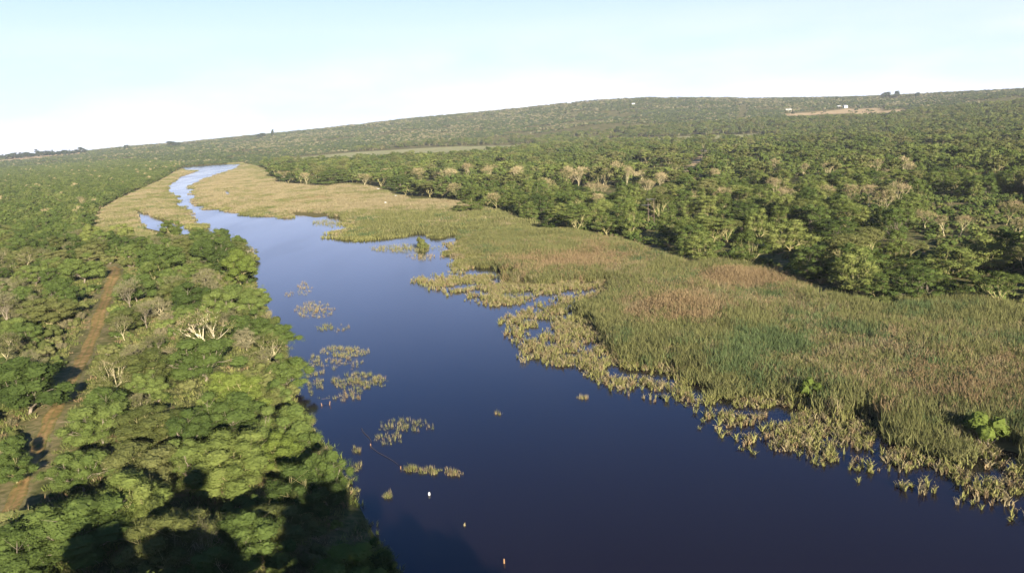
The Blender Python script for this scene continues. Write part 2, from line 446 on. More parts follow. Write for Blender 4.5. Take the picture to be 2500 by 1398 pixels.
# ------------------------------------------------------------------ mesh helpers
def make_mesh(name, V, faces, mats, tint=None, mat_idx=None, smooth_shade=False, attrs=None):
    """V (n,3); faces: list of (m,k) int arrays"""
    me = bpy.data.meshes.new(name)
    V = np.asarray(V, np.float32)
    faces = [np.asarray(f, np.int32) for f in faces if len(f)]
    me.vertices.add(len(V)); me.vertices.foreach_set('co', V.ravel())
    tot = np.concatenate([np.full(len(f), f.shape[1], np.int32) for f in faces])
    idx = np.concatenate([f.ravel() for f in faces])
    start = np.concatenate([[0], np.cumsum(tot)[:-1]]).astype(np.int32)
    me.loops.add(len(idx)); me.loops.foreach_set('vertex_index', idx)
    me.polygons.add(len(tot)); me.polygons.foreach_set('loop_start', start); me.polygons.foreach_set('loop_total', tot)
    if mat_idx is not None: me.polygons.foreach_set('material_index', np.asarray(mat_idx, np.int32))
    me.polygons.foreach_set('use_smooth', np.full(len(tot), smooth_shade))
    for m in (mats if isinstance(mats, (list, tuple)) else [mats]): me.materials.append(m)
    if tint is not None:
        a = me.attributes.new('tint', 'FLOAT', 'POINT'); a.data.foreach_set('value', np.asarray(tint, np.float32))
    for k, v in (attrs or {}).items():
        a = me.attributes.new(k, 'FLOAT', 'POINT'); a.data.foreach_set('value', np.asarray(v, np.float32))
    me.update(calc_edges=True); me.validate()
    return me

def ico(level):
    import bmesh
    bm = bmesh.new(); bmesh.ops.create_icosphere(bm, subdivisions=level, radius=1.0)
    V = np.array([v.co[:] for v in bm.verts]); F = np.array([[v.index for v in f.verts] for f in bm.faces]); bm.free()
    return V, F
ICO = {1: ico(1), 2: ico(2), 3: ico(3)}

def unit(v): return v / (np.linalg.norm(v, axis=-1, keepdims=True) + 1e-9)

class MB:
    """collects pieces of one mesh"""
    def __init__(s): s.V = []; s.F = {3: [], 4: []}; s.T = []; s.M = {3: [], 4: []}; s.n = 0
    def add(s, V, F, tint=0.5, mat=0):
        V = np.asarray(V, float); F = np.asarray(F, int); k = F.shape[1]
        s.V.append(V); s.F[k].append(F + s.n); s.M[k].append(np.full(len(F), mat)); s.T.append(np.broadcast_to(tint, (len(V),))); s.n += len(V)
    def tubes(s, P0, P1, r0, r1, k=5, tint=0.5, mat=0):
        P0 = np.asarray(P0, float); P1 = np.asarray(P1, float); n = len(P0)
        if n == 0: return
        d = unit(P1 - P0); ref = np.where(np.abs(d[:, 2:3]) > .9, [[1., 0, 0]], [[0, 0, 1.]])
        a = unit(np.cross(d, ref)); b = np.cross(d, a)
        th = np.arange(k) / k * 2 * np.pi
        ring = a[:, None] * np.cos(th)[None, :, None] + b[:, None] * np.sin(th)[None, :, None]
        V = np.concatenate([P0[:, None] + ring * np.asarray(r0)[:, None, None], P1[:, None] + ring * np.asarray(r1)[:, None, None]], 1).reshape(-1, 3)
        i = np.arange(k); j = (i + 1) % k
        q = np.stack([i, j, j + k, i + k], -1)
        F = (q[None] + (np.arange(n) * 2 * k)[:, None, None]).reshape(-1, 4)
        s.add(V, F, tint, mat)
    def leaves(s, C, Rr, n, size, flat_up=.35, shell=.45, aspect=.62, tint_c=None, r=None, mat=0, core=0, corek=.60):
        """rhombic leaf sprays spread through ellipsoid clumps"""
        r = r or rng
        C = np.asarray(C, float); Rr = np.asarray(Rr, float)
        ci = np.repeat(np.arange(len(C)), n)
        m = len(ci)
        d = unit(r.normal(size=(m, 3)))
        u = r.random(m) ** shell
        p = C[ci] + d * u[:, None] * Rr[ci]
        nn = unit(d * 1.15 + r.normal(size=(m, 3)) * .34 + np.array([0, 0, flat_up]))
        t = unit(np.cross(nn, r.normal(size=(m, 3)))); b = np.cross(nn, t)
        L = size * r.uniform(.6, 1.35, m); W = L * aspect
        V = np.stack([p + t * L[:, None] * .5, p + b * W[:, None] * .5 + nn * (L * .08)[:, None], p - t * L[:, None] * .5, p - b * W[:, None] * .5 + nn * (L * .08)[:, None]], 1).reshape(-1, 3)
        F = np.arange(m * 4).reshape(-1, 4)
        tc_ = r.random(len(C)) if tint_c is None else tint_c
        tint = np.clip(tc_[ci] * .62 + r.random(m) * .34 + .02, 0, 1)
        s.add(V, F, np.repeat(tint, 4), mat)
        if core:   # the dense inner foliage of each clump: a ragged lump under the leaf sprays
            iv, jf = ICO[core]
            for q in range(len(C)):
                ph = r.uniform(0, 6.28, 6)
                bump = 1 + .16 * np.sin(iv[:, 0] * 5 + ph[0]) * np.sin(iv[:, 1] * 5 + ph[1]) + .12 * np.sin(iv[:, 2] * 7 + ph[2] + iv[:, 0] * 4) + r.normal(size=len(iv)) * .13
                s.add(C[q] + iv * bump[:, None] * Rr[q] * corek, jf, np.clip(tc_[q] * .62 + r.random(len(iv)) * .3, 0, 1), mat)
    def box(s, c, d, mat=0, rot=0.0):
        x, y, z = np.asarray(d) / 2.0
        V = np.array([[-x, -y, -z], [x, -y, -z], [x, y, -z], [-x, y, -z], [-x, -y, z], [x, -y, z], [x, y, z], [-x, y, z]])
        cs, sn = math.cos(rot), math.sin(rot)
        V = np.stack([V[:, 0] * cs - V[:, 1] * sn, V[:, 0] * sn + V[:, 1] * cs, V[:, 2]], -1) + np.asarray(c)
        s.add(V, [[0, 3, 2, 1], [4, 5, 6, 7], [0, 1, 5, 4], [1, 2, 6, 5], [2, 3, 7, 6], [3, 0, 4, 7]], .5, mat)
    def lathe(s, prof, k=14, c=(0, 0, 0), sx=1, sy=1, mat=0):
        prof = np.asarray(prof, float); th = np.arange(k) / k * 2 * np.pi
        V = np.stack([prof[:, 0][:, None] * np.cos(th) * sx, prof[:, 0][:, None] * np.sin(th) * sy, np.repeat(prof[:, 1][:, None], k, 1)], -1).reshape(-1, 3) + np.asarray(c)
        i = np.arange(k); j = (i + 1) % k
        F = np.concatenate([np.stack([i + a * k, j + a * k, j + (a + 1) * k, i + (a + 1) * k], -1) for a in range(len(prof) - 1)])
        s.add(V, F, .5, mat)
    def mesh(s, name, mats, smooth_shade=False):
        F = [np.concatenate(s.F[k]) for k in (3, 4) if s.F[k]]
        Mi = np.concatenate([np.concatenate(s.M[k]) for k in (3, 4) if s.F[k]])
        return make_mesh(name, np.concatenate(s.V), F, mats, np.concatenate(s.T), Mi, smooth_shade)

def link(name, me, parent=None, **props):
    o = bpy.data.objects.new(name, me); COL.objects.link(o)
    if parent: o.parent = parent
    for k, v in props.items(): o[k] = v
    return o

def thing(name, loc, label, cat, group=None, rotz=0.0, scale=1.0):
    o = bpy.data.objects.new(name, None); COL.objects.link(o)
    o.empty_display_size = .5
    o.location = [float(v) for v in loc]; o.rotation_euler = (0, 0, float(rotz))
    o.scale = (scale,) * 3 if np.isscalar(scale) else [float(v) for v in scale]
    o['label'] = label; o['category'] = cat
    if group: o['group'] = group
    return o

# ------------------------------------------------------------------ setting: terrain, water, track
def build_terrain():
    azd = np.radians(np.concatenate([np.arange(-180, -44, 6.0), np.arange(-44, 44.01, 0.17), np.arange(48, 180, 6.0)]))
    rs = np.geomspace(4, 9500, 620)
    A, Rr = np.meshgrid(azd, rs)
    P = np.stack([Rr * np.sin(A), Rr * np.cos(A)], -1).reshape(-1, 2)
    z = height(P)
    na, nr = len(azd), len(rs)
    V = np.concatenate([np.column_stack([P, z]), [[0, 0, z[:na].mean()]]])
    i = np.arange(na); j = (i + 1) % na
    F = np.concatenate([np.stack([a * na + i, a * na + j, (a + 1) * na + j, (a + 1) * na + i], -1) for a in range(nr - 1)])
    T = np.stack([np.full(na, len(V) - 1), j, i], -1)
    Q = V[:, :2]
    near = np.hypot(Q[:, 0], Q[:, 1]) < 2400
    reed = np.zeros(len(V)); meadow = np.zeros(len(V)); tan = np.zeros(len(V))
    reed[near] = np.maximum(smooth(-3, 3, sdist(Q[near], REED_RIGHT)), smooth(-3, 3, sdist(Q[near], REED_LEFT)))
    for poly in FIELD_STRIPS: meadow = np.maximum(meadow, smooth(-6, 8, sdist(Q, poly)))
    for poly in TAN_FIELDS: tan = np.maximum(tan, smooth(-14, 14, sdist(Q, poly)))
    tan = np.maximum(tan, smooth(-25, 25, sdist(Q, TAN_PLATEAU)))
    tan = np.maximum(tan, .8 * smooth(9, 3, ldist(Q, CUT_W)))
    dl = np.minimum(ldist(Q, TRACK_W), ldist(Q, SPUR_W) + 1.0)
    dl = dl + 3.0 * (fbm(Q[:, 0] / 4.0, Q[:, 1] / 4.0, 2) - .5)
    tan = np.maximum(tan, .15 * smooth(3.2, 1.6, dl))
    me = make_mesh('ground', V, [T, F], ground_mat(), smooth_shade=True, attrs={'reed': reed, 'meadow': meadow, 'tan': tan})
    o = link('ground', me, kind='structure')
    return o

build_terrain()
wme = make_mesh('river_water', [(-900, -60, 0), (900, -60, 0), (900, 2300, 0), (-900, 2300, 0)], [[[0, 1, 2, 3]]], water_mat())
link('river_water', wme, kind='structure')

def build_track(name, line, w0, w1):
    # fine ribbon following the ground
    seg = np.linalg.norm(np.diff(line, axis=0), axis=1); s = np.concatenate([[0], np.cumsum(seg)])
    n = int(s[-1] / .7); q = np.linspace(0, s[-1], n)
    C = np.stack([np.interp(q, s, line[:, 0]), np.interp(q, s, line[:, 1])], -1)
    ker = np.ones(15) / 15; pad = np.pad(C, ((7, 7), (0, 0)), mode='edge')
    C = np.stack([np.convolve(pad[:, k], ker, 'valid') for k in range(2)], -1)
    T = unit(np.gradient(C, axis=0)); Nn = np.stack([T[:, 1], -T[:, 0]], -1)
    k = 11; u = np.linspace(-1, 1, k)
    wl = np.interp(q, [0, s[-1]], [w0, w1]) * (1 + .35 * (fbm(q / 5.0, q * 0 + 3, 2) - .5) * 2)
    wr = np.interp(q, [0, s[-1]], [w0, w1]) * (1 + .35 * (fbm(q / 4.0, q * 0 + 31, 2) - .5) * 2)
    W = np.where(u[None] < 0, wl[:, None], wr[:, None])
    P = C[:, None] + Nn[:, None] * (u[None] * W)[..., None]
    rut = -.05 * np.exp(-((np.abs(u) - .42) / .16) ** 2)
    z = height(P.reshape(-1, 2)).reshape(n, k) + .10 + rut[None] - .13 * (np.abs(u) > .95)[None]
    V = np.concatenate([P, z[..., None]], -1).reshape(-1, 3)
    a = np.arange(n - 1)[:, None] * k + np.arange(k - 1)[None]
    F = np.stack([a, a + 1, a + k + 1, a + k], -1).reshape(-1, 4)
    verge = np.repeat(np.maximum(np.abs(u)[None] ** 2, .75 * np.exp(-(u / .2) ** 2)[None]), n, 0).ravel()
    link(name, make_mesh(name, V, [F], track_mat(), smooth_shade=True, attrs={'verge': verge}), kind='structure')
build_track('dirt_track', TRACK_W, .75, 1.7)
build_track('dirt_path', SPUR_W, 1.7, 1.4)

# ------------------------------------------------------------------ plant builders (each returns trunk mesh, crown mesh)
def curve_pts(a, b, r, k=3, sag=.12):
    t = np.linspace(0, 1, k + 1)[:, None]
    P = a + (b - a) * t
    L = np.linalg.norm(b - a)
    off = np.zeros_like(P); off[1:-1] = r.normal(size=(k - 1, 3)) * L * .05
    off[:, 2] -= sag * L * np.sin(np.pi * t[:, 0]) * .6 * r.uniform(-.2, 1)
    return P + off

def limb(mb, pts, r0, r1, k=5, mat=0):
    rr = np.linspace(r0, r1, len(pts))
    mb.tubes(pts[:-1], pts[1:], rr[:-1], rr[1:], k, mat=mat)

def leafy_tree(seed, H=10.0, R=5.0, shape='dome', clumps=26, per=140, leaf=.35, mat='fever', bark='bark', fork=.28, clump_r=.30, mains=4, girth=.035, core=2, corek=.60, flatk=None):
    r = np.random.default_rng(seed)
    tr = MB(); cr = MB()
    C = []; tries = 0
    mind = R * clump_r * 1.05
    while len(C) < clumps and tries < 4000:
        tries += 1
        a = r.uniform(0, 2 * np.pi); q = math.sqrt(r.random())
        if shape == 'umbrella':
            z = H * (.80 + .16 * (1 - q ** 2)) + r.normal() * H * .03 - (r.random() < .3) * H * r.uniform(.05, .25)
        elif shape == 'layered':
            z = H * (fork + .12 + (1 - fork - .18) * r.random() * (1.0 - .55 * q ** 2)); q = q * (1.0 if z < H * .75 else .65)
        elif shape == 'column':
            zz = r.random(); z = H * (fork + .08 + (.88 - fork) * zz); q = q * (1 - .55 * abs(zz - .4) / .6)
        else:
            zz = r.random() ** .75; z = H * (fork + .1 + (.86 - fork) * zz * math.sqrt(max(0.02, 1 - .8 * q * q)))
        wob = 1 + .28 * math.sin(a * 2 + seed) + .15 * math.sin(a * 5 + seed * 2)
        c = np.array([R * .85 * q * wob * math.cos(a), R * .85 * q * wob * math.sin(a), z])
        if all(np.linalg.norm((c - p) * [1, 1, 1.5]) > mind for p in C) or tries > 3000:
            C.append(c)
    C = np.array(C)
    rad = R * clump_r * r.uniform(.75, 1.35, len(C))
    flatk = flatk or {'umbrella': .34, 'layered': .5, 'column': .75, 'dome': .72}[shape]
    RR = np.stack([rad * r.uniform(.9, 1.25, len(C)), rad * r.uniform(.9, 1.25, len(C)), rad * flatk], -1)
    cr.leaves(C, RR, per, leaf, r=r, core=core, corek=corek, shell=.30 if core else .45, flat_up=.25)
    # looser sprays that break the outline
    k = max(4, clumps // 2)
    ed = C[r.integers(0, len(C), k)] + r.normal(size=(k, 3)) * rad.mean() * [.9, .9, .5]
    cr.leaves(ed, np.full((k, 3), rad.mean() * .5), max(4, per // 6), leaf * .9, r=r)
    fk = np.array([r.normal() * .03 * H, r.normal() * .03 * H, H * fork])
    g = H * girth
    limb(tr, curve_pts(np.zeros(3) - [0, 0, .4], fk, r, 3, 0), g, g * .8, 7)
    ang = np.arctan2(C[:, 1], C[:, 0]); base = r.uniform(0, 6.28)
    sec = ((ang - base) % (2 * np.pi) / (2 * np.pi) * mains).astype(int)
    for k in range(mains):
        ids = np.where(sec == k)[0]
        if not len(ids): continue
        cen = C[ids].mean(0); mid = fk + (cen - fk) * .6; mid[2] = fk[2] + (cen[2] - fk[2]) * .5
        pts = curve_pts(fk, mid, r, 3); limb(tr, pts, g * .62, g * .40, 6)
        for i in ids:
            st = pts[r.integers(2, 4)]
            limb(tr, curve_pts(st, C[i] + [0, 0, RR[i, 2] * .3], r, 3), g * .32, g * .07, 4)
            for _ in range(2):
                e = C[i] + r.normal(size=3) * RR[i] * .6
                limb(tr, np.array([C[i] * .6 + st * .4, e]), g * .11, g * .04, 3)
    return tr.mesh('trunk', MAT[bark]), cr.mesh('crown', MAT[mat])

def bare_tree(seed, H=9.0, R=5.0, bark='palebark', depth=5, twigs=1500, tw=.035, leafy=0, spread=.55, mat='twig', girth=.035, leafmat='olive'):
    r = np.random.default_rng(seed)
    tr = MB(); cr = MB(); segs = []; tips = []
    def grow(p, d, L, rad, k):
        n = 2
        for i in range(n):
            d = unit(d + r.normal(size=3) * .13 + [0, 0, .05])
            q = p + d * L / n; r1 = rad * (.88 if i == 0 else .8)
            segs.append((p, q, rad, r1)); p = q; rad = r1
        if k == 0: tips.append((p, d)); return
        nb = 3 if (k >= depth - 1 or r.random() < .35) else 2
        az0 = r.uniform(0, 6.28)
        a = unit(np.cross(d, [0.3, .2, 1.0] if abs(d[2]) < .95 else [1., 0, 0])); b = np.cross(d, a)
        for j in range(nb):
            th = az0 + j * 2 * np.pi / nb + r.normal() * .3
            sp = spread * r.uniform(.65, 1.3)
            nd = unit(d * math.cos(sp) + (a * math.cos(th) + b * math.sin(th)) * math.sin(sp) + [0, 0, .16])
            grow(p, nd, L * r.uniform(.70, .86), rad * .70, k - 1)
        if k < depth: tips.append((p, d))
    grow(np.array([0, 0, -.3]), unit(np.array([r.normal() * .08, r.normal() * .08, 1.])), H * .13, H * girth, depth)
    P0, P1, ra, rb = (np.array([s[i] for s in segs]) for i in range(4))
    top = P1[:, 2].max(); ext = np.abs(P1[:, :2]).max()
    sc = np.array([R / ext * 1.0, R / ext * 1.0, H / top])
    tr.tubes(P0 * sc, P1 * sc, ra, rb, 5)
    TP = np.array([t[0] for t in tips]) * sc; TD = unit(np.array([t[1] for t in tips]) * sc)
    ii = r.integers(0, len(TP), twigs)
    s0 = TP[ii] + r.normal(size=(twigs, 3)) * .25
    dd = unit(TD[ii] + r.normal(size=(twigs, 3)) * .55 + [0, 0, .15])
    Lw = r.uniform(.5, 1.3, twigs) * H * .10
    sd = unit(np.cross(dd, r.normal(size=(twigs, 3)))) * tw * H * .1
    V = np.stack([s0 - sd, s0 + sd, s0 + dd * Lw[:, None]], 1).reshape(-1, 3)
    cr.add(V, np.arange(twigs * 3).reshape(-1, 3), np.repeat(r.random(twigs), 3), 0)
    if leafy:
        ids = r.integers(0, len(TP), leafy)
        cr.leaves(TP[ids], np.full((leafy, 3), H * .07) * [1.2, 1.2, .5], 26, H * .035, r=r, mat=1)
    return tr.mesh('trunk', MAT[bark]), cr.mesh('crown', [MAT[mat], MAT[leafmat]])

def bush(seed, H=3.0, R=2.2, clumps=10, per=110, leaf=.25, mat='olive', bark='brownbark', twigs=0):
    r = np.random.default_rng(seed)
    tr = MB(); cr = MB()
    a = r.uniform(0, 6.28, clumps); q = np.sqrt(r.random(clumps)); z = H * (.25 + .55 * r.random(clumps) * np.sqrt(1 - .7 * q ** 2))
    C = np.stack([R * .75 * q * np.cos(a), R * .75 * q * np.sin(a), z], -1)
    rad = R * .42 * r.uniform(.7, 1.3, clumps)
    cr.leaves(C, np.stack([rad, rad, rad * .75], -1), per, leaf, r=r, core=2 if twigs < 60 else 0, corek=.7)
    for c in C:
        limb(tr, curve_pts(np.array([r.normal() * .15, r.normal() * .15, -.2]), c, r, 2), .07, .02, 4)
    if twigs:
        ii = r.integers(0, clumps, twigs)
        s0 = C[ii] * r.uniform(.5, 1.0, (twigs, 1)); dd = unit(C[ii] / R + r.normal(size=(twigs, 3)) * .5 + [0, 0, .5])
        Lw = r.uniform(.5, 1.3, twigs) * H * .35; sd = unit(np.cross(dd, r.normal(size=(twigs, 3)))) * .035
        V = np.stack([s0 - sd, s0 + sd, s0 + dd * Lw[:, None]], 1).reshape(-1, 3)
        tr.add(V, np.arange(twigs * 3).reshape(-1, 3), np.repeat(r.random(twigs), 3), 1)
    return tr.mesh('stems', [MAT[bark], MAT['twig']]), cr.mesh('foliage', MAT[mat])

def blob_tree(seed, H, R, clumps, per, leaf, mat):
    """small far tree: crown and stem in one mesh, for the woodland masses"""
    r = np.random.default_rng(seed); mb = MB()
    a = r.uniform(0, 6.28, clumps); q = np.sqrt(r.random(clumps)); z = H * (.34 + .5 * r.random(clumps) * np.sqrt(1 - .6 * q ** 2))
    C = np.stack([R * .75 * q * np.cos(a), R * .75 * q * np.sin(a), z], -1)
    rad = R * .42 * r.uniform(.75, 1.3, clumps)
    mb.leaves(C, np.stack([rad, rad, rad * .7], -1), per, leaf, r=r, core=1, corek=.68)
    for c in C[:3]: mb.tubes([[0, 0, -.5]], [c], [H * .025], [H * .012], 3, mat=1)
    return mb.mesh('far tree', [MAT[mat], MAT['bark']])

def joined(pair):
    """trunk and crown as one mesh with two materials, for the masses"""
    a, b = pair
    Va = np.empty(len(a.vertices) * 3, np.float32); a.vertices.foreach_get('co', Va)
    Vb = np.empty(len(b.vertices) * 3, np.float32); b.vertices.foreach_get('co', Vb)
    F = {3: [], 4: []}; Mi = {3: [], 4: []}
    off = 0; moff = 0
    for me in (a, b):
        lt = np.empty(len(me.polygons), np.int32); me.polygons.foreach_get('loop_total', lt)
        ls = np.empty(len(me.polygons), np.int32); me.polygons.foreach_get('loop_start', ls)
        mi = np.empty(len(me.polygons), np.int32); me.polygons.foreach_get('material_index', mi)
        vi = np.empty(len(me.loops), np.int32); me.loops.foreach_get('vertex_index', vi)
        for k in (3, 4):
            s = ls[lt == k]
            if len(s): F[k].append(vi[s[:, None] + np.arange(k)] + off); Mi[k].append(mi[lt == k] + moff)
        off += len(me.vertices); moff += len(me.materials)
    T = []
    for me in (a, b):
        t = np.empty(len(me.vertices), np.float32); me.attributes['tint'].data.foreach_get('value', t); T.append(t)
    return make_mesh('tree', np.concatenate([Va, Vb]).reshape(-1, 3), [np.concatenate(F[k]) for k in (3, 4) if F[k]], list(a.materials) + list(b.materials),
                     np.concatenate(T), np.concatenate([np.concatenate(Mi[k]) for k in (3, 4) if F[k]]))

def reed_tuft(seed, mat, n=40, h=2.3, rad=.75, w=.075, plume=0.0, plumemat=None, lean=.18, arch=.22):
    r = np.random.default_rng(seed); mb = MB()
    a = r.uniform(0, 6.28, n); q = np.sqrt(r.random(n)) * rad
    b0 = np.stack([q * np.cos(a), q * np.sin(a), np.full(n, -.25)], -1)
    H = h * r.uniform(.65, 1.12, n)
    d = unit(np.stack([r.normal(size=n) * lean, r.normal(size=n) * lean, np.ones(n)], -1))
    m = b0 + d * (H * .6)[:, None]
    bend = unit(np.stack([r.normal(size=n), r.normal(size=n), np.zeros(n)], -1))
    t = b0 + d * H[:, None] + bend * (H * .16)[:, None] - [0, 0, .03]
    th = r.uniform(0, np.pi, n); sd = np.stack([np.cos(th), np.sin(th), np.zeros(n)], -1) * (w * .5 * r.uniform(.7, 1.4, n))[:, None]
    V = np.stack([b0 - sd * .6, b0 + sd * .6, m + sd, m - sd, t], 1).reshape(-1, 3)
    i = np.arange(n)[:, None] * 5
    tint = np.repeat(r.random(n), 5)
    mb.V.append(V); mb.T.append(tint)
    mb.F[4].append(i + [0, 1, 2, 3]); mb.M[4].append(np.zeros(n)); mb.F[3].append(i + [3, 2, 4]); mb.M[3].append(np.zeros(n)); mb.n += len(V)
    # arching side leaves
    k = n
    s0 = b0 + d * (H * r.uniform(.35, .85, n))[:, None]; az = r.uniform(0, 6.28, n)
    o = np.stack([np.cos(az), np.sin(az), r.uniform(.2, .9, n)], -1); s1 = s0 + o * (arch * h * r.uniform(.5, 1, n))[:, None]
    sd2 = np.stack([-np.sin(az), np.cos(az), np.zeros(n)], -1) * (w * .55)
    V = np.stack([s0 - sd2, s0 + sd2, s1], 1).reshape(-1, 3)
    mb.add(V, np.arange(n * 3).reshape(-1, 3), np.repeat(r.random(n), 3), 0)
    mats = [MAT[mat]]
    if plume:
        ids = np.where(r.random(n) < plume)[0]; c = t[ids] - d[ids] * .12
        u = d[ids]; s3 = unit(np.cross(u, r.normal(size=u.shape)))
        pl = .13 * h; pw = w * .7
        for s_ in (s3, np.cross(u, s3)):
            V = np.stack([c - u * pl * .1, c + s_ * pw + u * pl * .4, c + u * pl, c - s_ * pw + u * pl * .4], 1).reshape(-1, 3)
            mb.add(V, np.arange(len(ids) * 4).reshape(-1, 4), np.repeat(r.random(len(ids)), 4), 1)
        mats.append(MAT[plumemat or 'reed_tan'])
    return mb.mesh('reed tuft', mats)

# ------------------------------------------------------------------ a mass of one kind: one object that scatters its plants
def mass(name, P, rot, scl, idx, meshes, label, cat):
    """P (n,3). one object of kind stuff whose geometry nodes set the plants on its points"""
    lib = bpy.data.collections.new(name + ' plants')
    for k, me in enumerate(meshes):
        lib.objects.link(bpy.data.objects.new("%s_%02d" % (name, k), me))
    me = bpy.data.meshes.new(name)
    P = np.asarray(P, np.float32)
    me.vertices.add(len(P)); me.vertices.foreach_set('co', P.ravel())
    rt = np.zeros((len(P), 3), np.float32); rt[:, 2] = rot
    if np.ndim(scl) == 1: scl = np.repeat(np.asarray(scl)[:, None], 3, 1)
    a = me.attributes.new('turn', 'FLOAT_VECTOR', 'POINT'); a.data.foreach_set('vector', rt.ravel())
    a = me.attributes.new('grow', 'FLOAT_VECTOR', 'POINT'); a.data.foreach_set('vector', np.asarray(scl, np.float32).ravel())
    a = me.attributes.new('which', 'INT', 'POINT'); a.data.foreach_set('value', np.asarray(idx, np.int32))
    me.update()
    ng = bpy.data.node_groups.new(name, 'GeometryNodeTree')
    ng.interface.new_socket('Geometry', in_out='INPUT', socket_type='NodeSocketGeometry')
    ng.interface.new_socket('Geometry', in_out='OUTPUT', socket_type='NodeSocketGeometry')
    N, L = ng.nodes, ng.links
    gi = N.new('NodeGroupInput'); go = N.new('NodeGroupOutput')
    ci = N.new('GeometryNodeCollectionInfo'); ci.inputs['Collection'].default_value = lib
    ci.inputs['Separate Children'].default_value = True; ci.inputs['Reset Children'].default_value = True
    ip = N.new('GeometryNodeInstanceOnPoints'); ip.inputs['Pick Instance'].default_value = True
    def named(n, t):
        x = N.new('GeometryNodeInputNamedAttribute'); x.data_type = t; x.inputs['Name'].default_value = n; return x.outputs['Attribute']
    e = N.new('FunctionNodeEulerToRotation')
    L.new(named('turn', 'FLOAT_VECTOR'), e.inputs[0]); L.new(e.outputs[0], ip.inputs['Rotation'])
    L.new(named('grow', 'FLOAT_VECTOR'), ip.inputs['Scale']); L.new(named('which', 'INT'), ip.inputs['Instance Index'])
    L.new(gi.outputs[0], ip.inputs['Points']); L.new(ci.outputs[0], ip.inputs['Instance'])
    L.new(ip.outputs[0], go.inputs[0])
    o = link(name, me, kind='stuff', label=label, category=cat)
    md = o.modifiers.new('plants', 'NODES'); md.node_group = ng
    return o

# ------------------------------------------------------------------ prototypes
NEAR_TREES = [leafy_tree(100 + i, H=8.5, R=4.6, shape=['dome', 'dome', 'dome', 'layered', 'dome', 'layered'][i], clumps=30, per=560, leaf=.165, core=3, mat=['feverdk', 'fever', 'feverdk', 'olive', 'feverdk', 'feverdk'][i],
                         bark=['brownbark', 'bark'][i % 2], fork=.12, clump_r=.31, mains=5, girth=.025) for i in range(6)]
NEAR_TREES += [leafy_tree(116 + i, H=8.0, R=4.4, shape='layered', clumps=30, per=330, leaf=.17, core=0, mat=['grey', 'olive'][i], bark='palebark', fork=.12, clump_r=.27, mains=5, girth=.022) for i in range(2)]
LIME_TREES = [leafy_tree(130 + i, H=7, R=3.6, shape='dome', clumps=26, per=480, leaf=.17, core=3, mat='lime', bark='bark', fork=.14, clump_r=.30, girth=.022) for i in range(2)]
NEAR_BUSH = [bush(150 + i, mat=['feverdk', 'olive', 'fever', 'grey', 'olive', 'grey', 'lime', 'feverdk'][i], clumps=12, per=190, leaf=.17, twigs=[0, 30, 0, 160, 40, 200, 0, 10][i],
                  H=[3.4, 3, 3.2, 2.8, 3.4, 3.2, 2.8, 2.6][i], R=[2.4, 2.2, 2.3, 2.0, 2.4, 2.3, 2.0, 2.6][i]) for i in range(8)]
FEVER = [leafy_tree(200 + i, H=10.5, R=5.4, shape=['layered', 'umbrella', 'dome', 'column', 'layered', 'umbrella', 'dome', 'column'][i], clumps=[28, 24, 30, 30][i % 4], per=190, leaf=.30,
                    mat=['fever', 'fever', 'feverdk', 'fever', 'feverdk', 'olive', 'fever', 'feverdk'][i], bark='bark' if i != 2 else 'brownbark', fork=[.06, .16, .05, .04][i % 4], clump_r=.31, mains=5, girth=.02, corek=.46, flatk=[.42, .32, .55, .52][i % 4]) for i in range(8)]
BARE = [bare_tree(300 + i, H=9.5, R=5.2, bark=['palebark', 'bark', 'palebark', 'palebark'][i % 4], twigs=1100, tw=.032, leafy=[0, 40, 14, 70, 22][i % 5], girth=.024) for i in range(5)]
BIG_PALE = bare_tree(402, H=9.0, R=6.4, bark='creambark', twigs=500, tw=.03, leafy=60, girth=.045, spread=.50, depth=5)
GREY_BARE = [bare_tree(420 + i, H=6.0, R=3.4, bark=['brownbark', 'palebark'][i % 2], twigs=1100, tw=.05, leafy=[25, 60, 40][i], girth=.022, mat='grey') for i in range(3)]

FAR = [joined(leafy_tree(500 + i, H=9.5, R=5.2, shape=['dome', 'umbrella', 'layered'][i % 3], clumps=15, per=40, leaf=.68, core=1, mat=['far', 'fever', 'far', 'feverdk', 'olive', 'far'][i], bark='bark', fork=.1, clump_r=.34, mains=4, girth=.02)) for i in range(6)]
FAR_BARE = [joined(bare_tree(540 + i, H=9, R=5.0, bark='palebark', depth=4, twigs=380, tw=.07, girth=.03, leafy=[0, 14][i])) for i in range(2)]
HILL = [blob_tree(560 + i, 6.5, 5.2, 6, 9, 1.4, ['hill', 'hill', 'far', 'hill', 'grey'][i]) for i in range(5)]

REEDS = []   # index blocks of three variants: green, blue, tan, yellow, pale
for k, (m, pl, pm, h) in enumerate([('reed_green', 0, 'reed_pale', 2.5), ('reed_blue', 0, 'reed_pale', 2.7), ('reed_tan', .5, 'reed_tan', 2.5), ('reed_yellow', 0, 'reed_pale', 1.9), ('reed_pale', .15, 'reed_tan', 2.3)]):
    for v in range(3): REEDS.append(reed_tuft(600 + k * 5 + v, m, n=62, h=h * 1.12, rad=1.25, w=.085, plume=pl * .4, plumemat=pm))
REEDS_FAR = []
for k, (m, pl, h) in enumerate([('reed_green', 0, 2.4), ('reed_blue', .0, 2.6), ('reed_tan', .3, 2.5), ('reed_yellow', 0, 2.0), ('reed_pale', 0, 2.2)]):
    for v in range(2): REEDS_FAR.append(reed_tuft(640 + k * 5 + v, m, n=64, h=h * 1.05, rad=2.3, w=.2, plume=pl * .4, plumemat='reed_pale'))
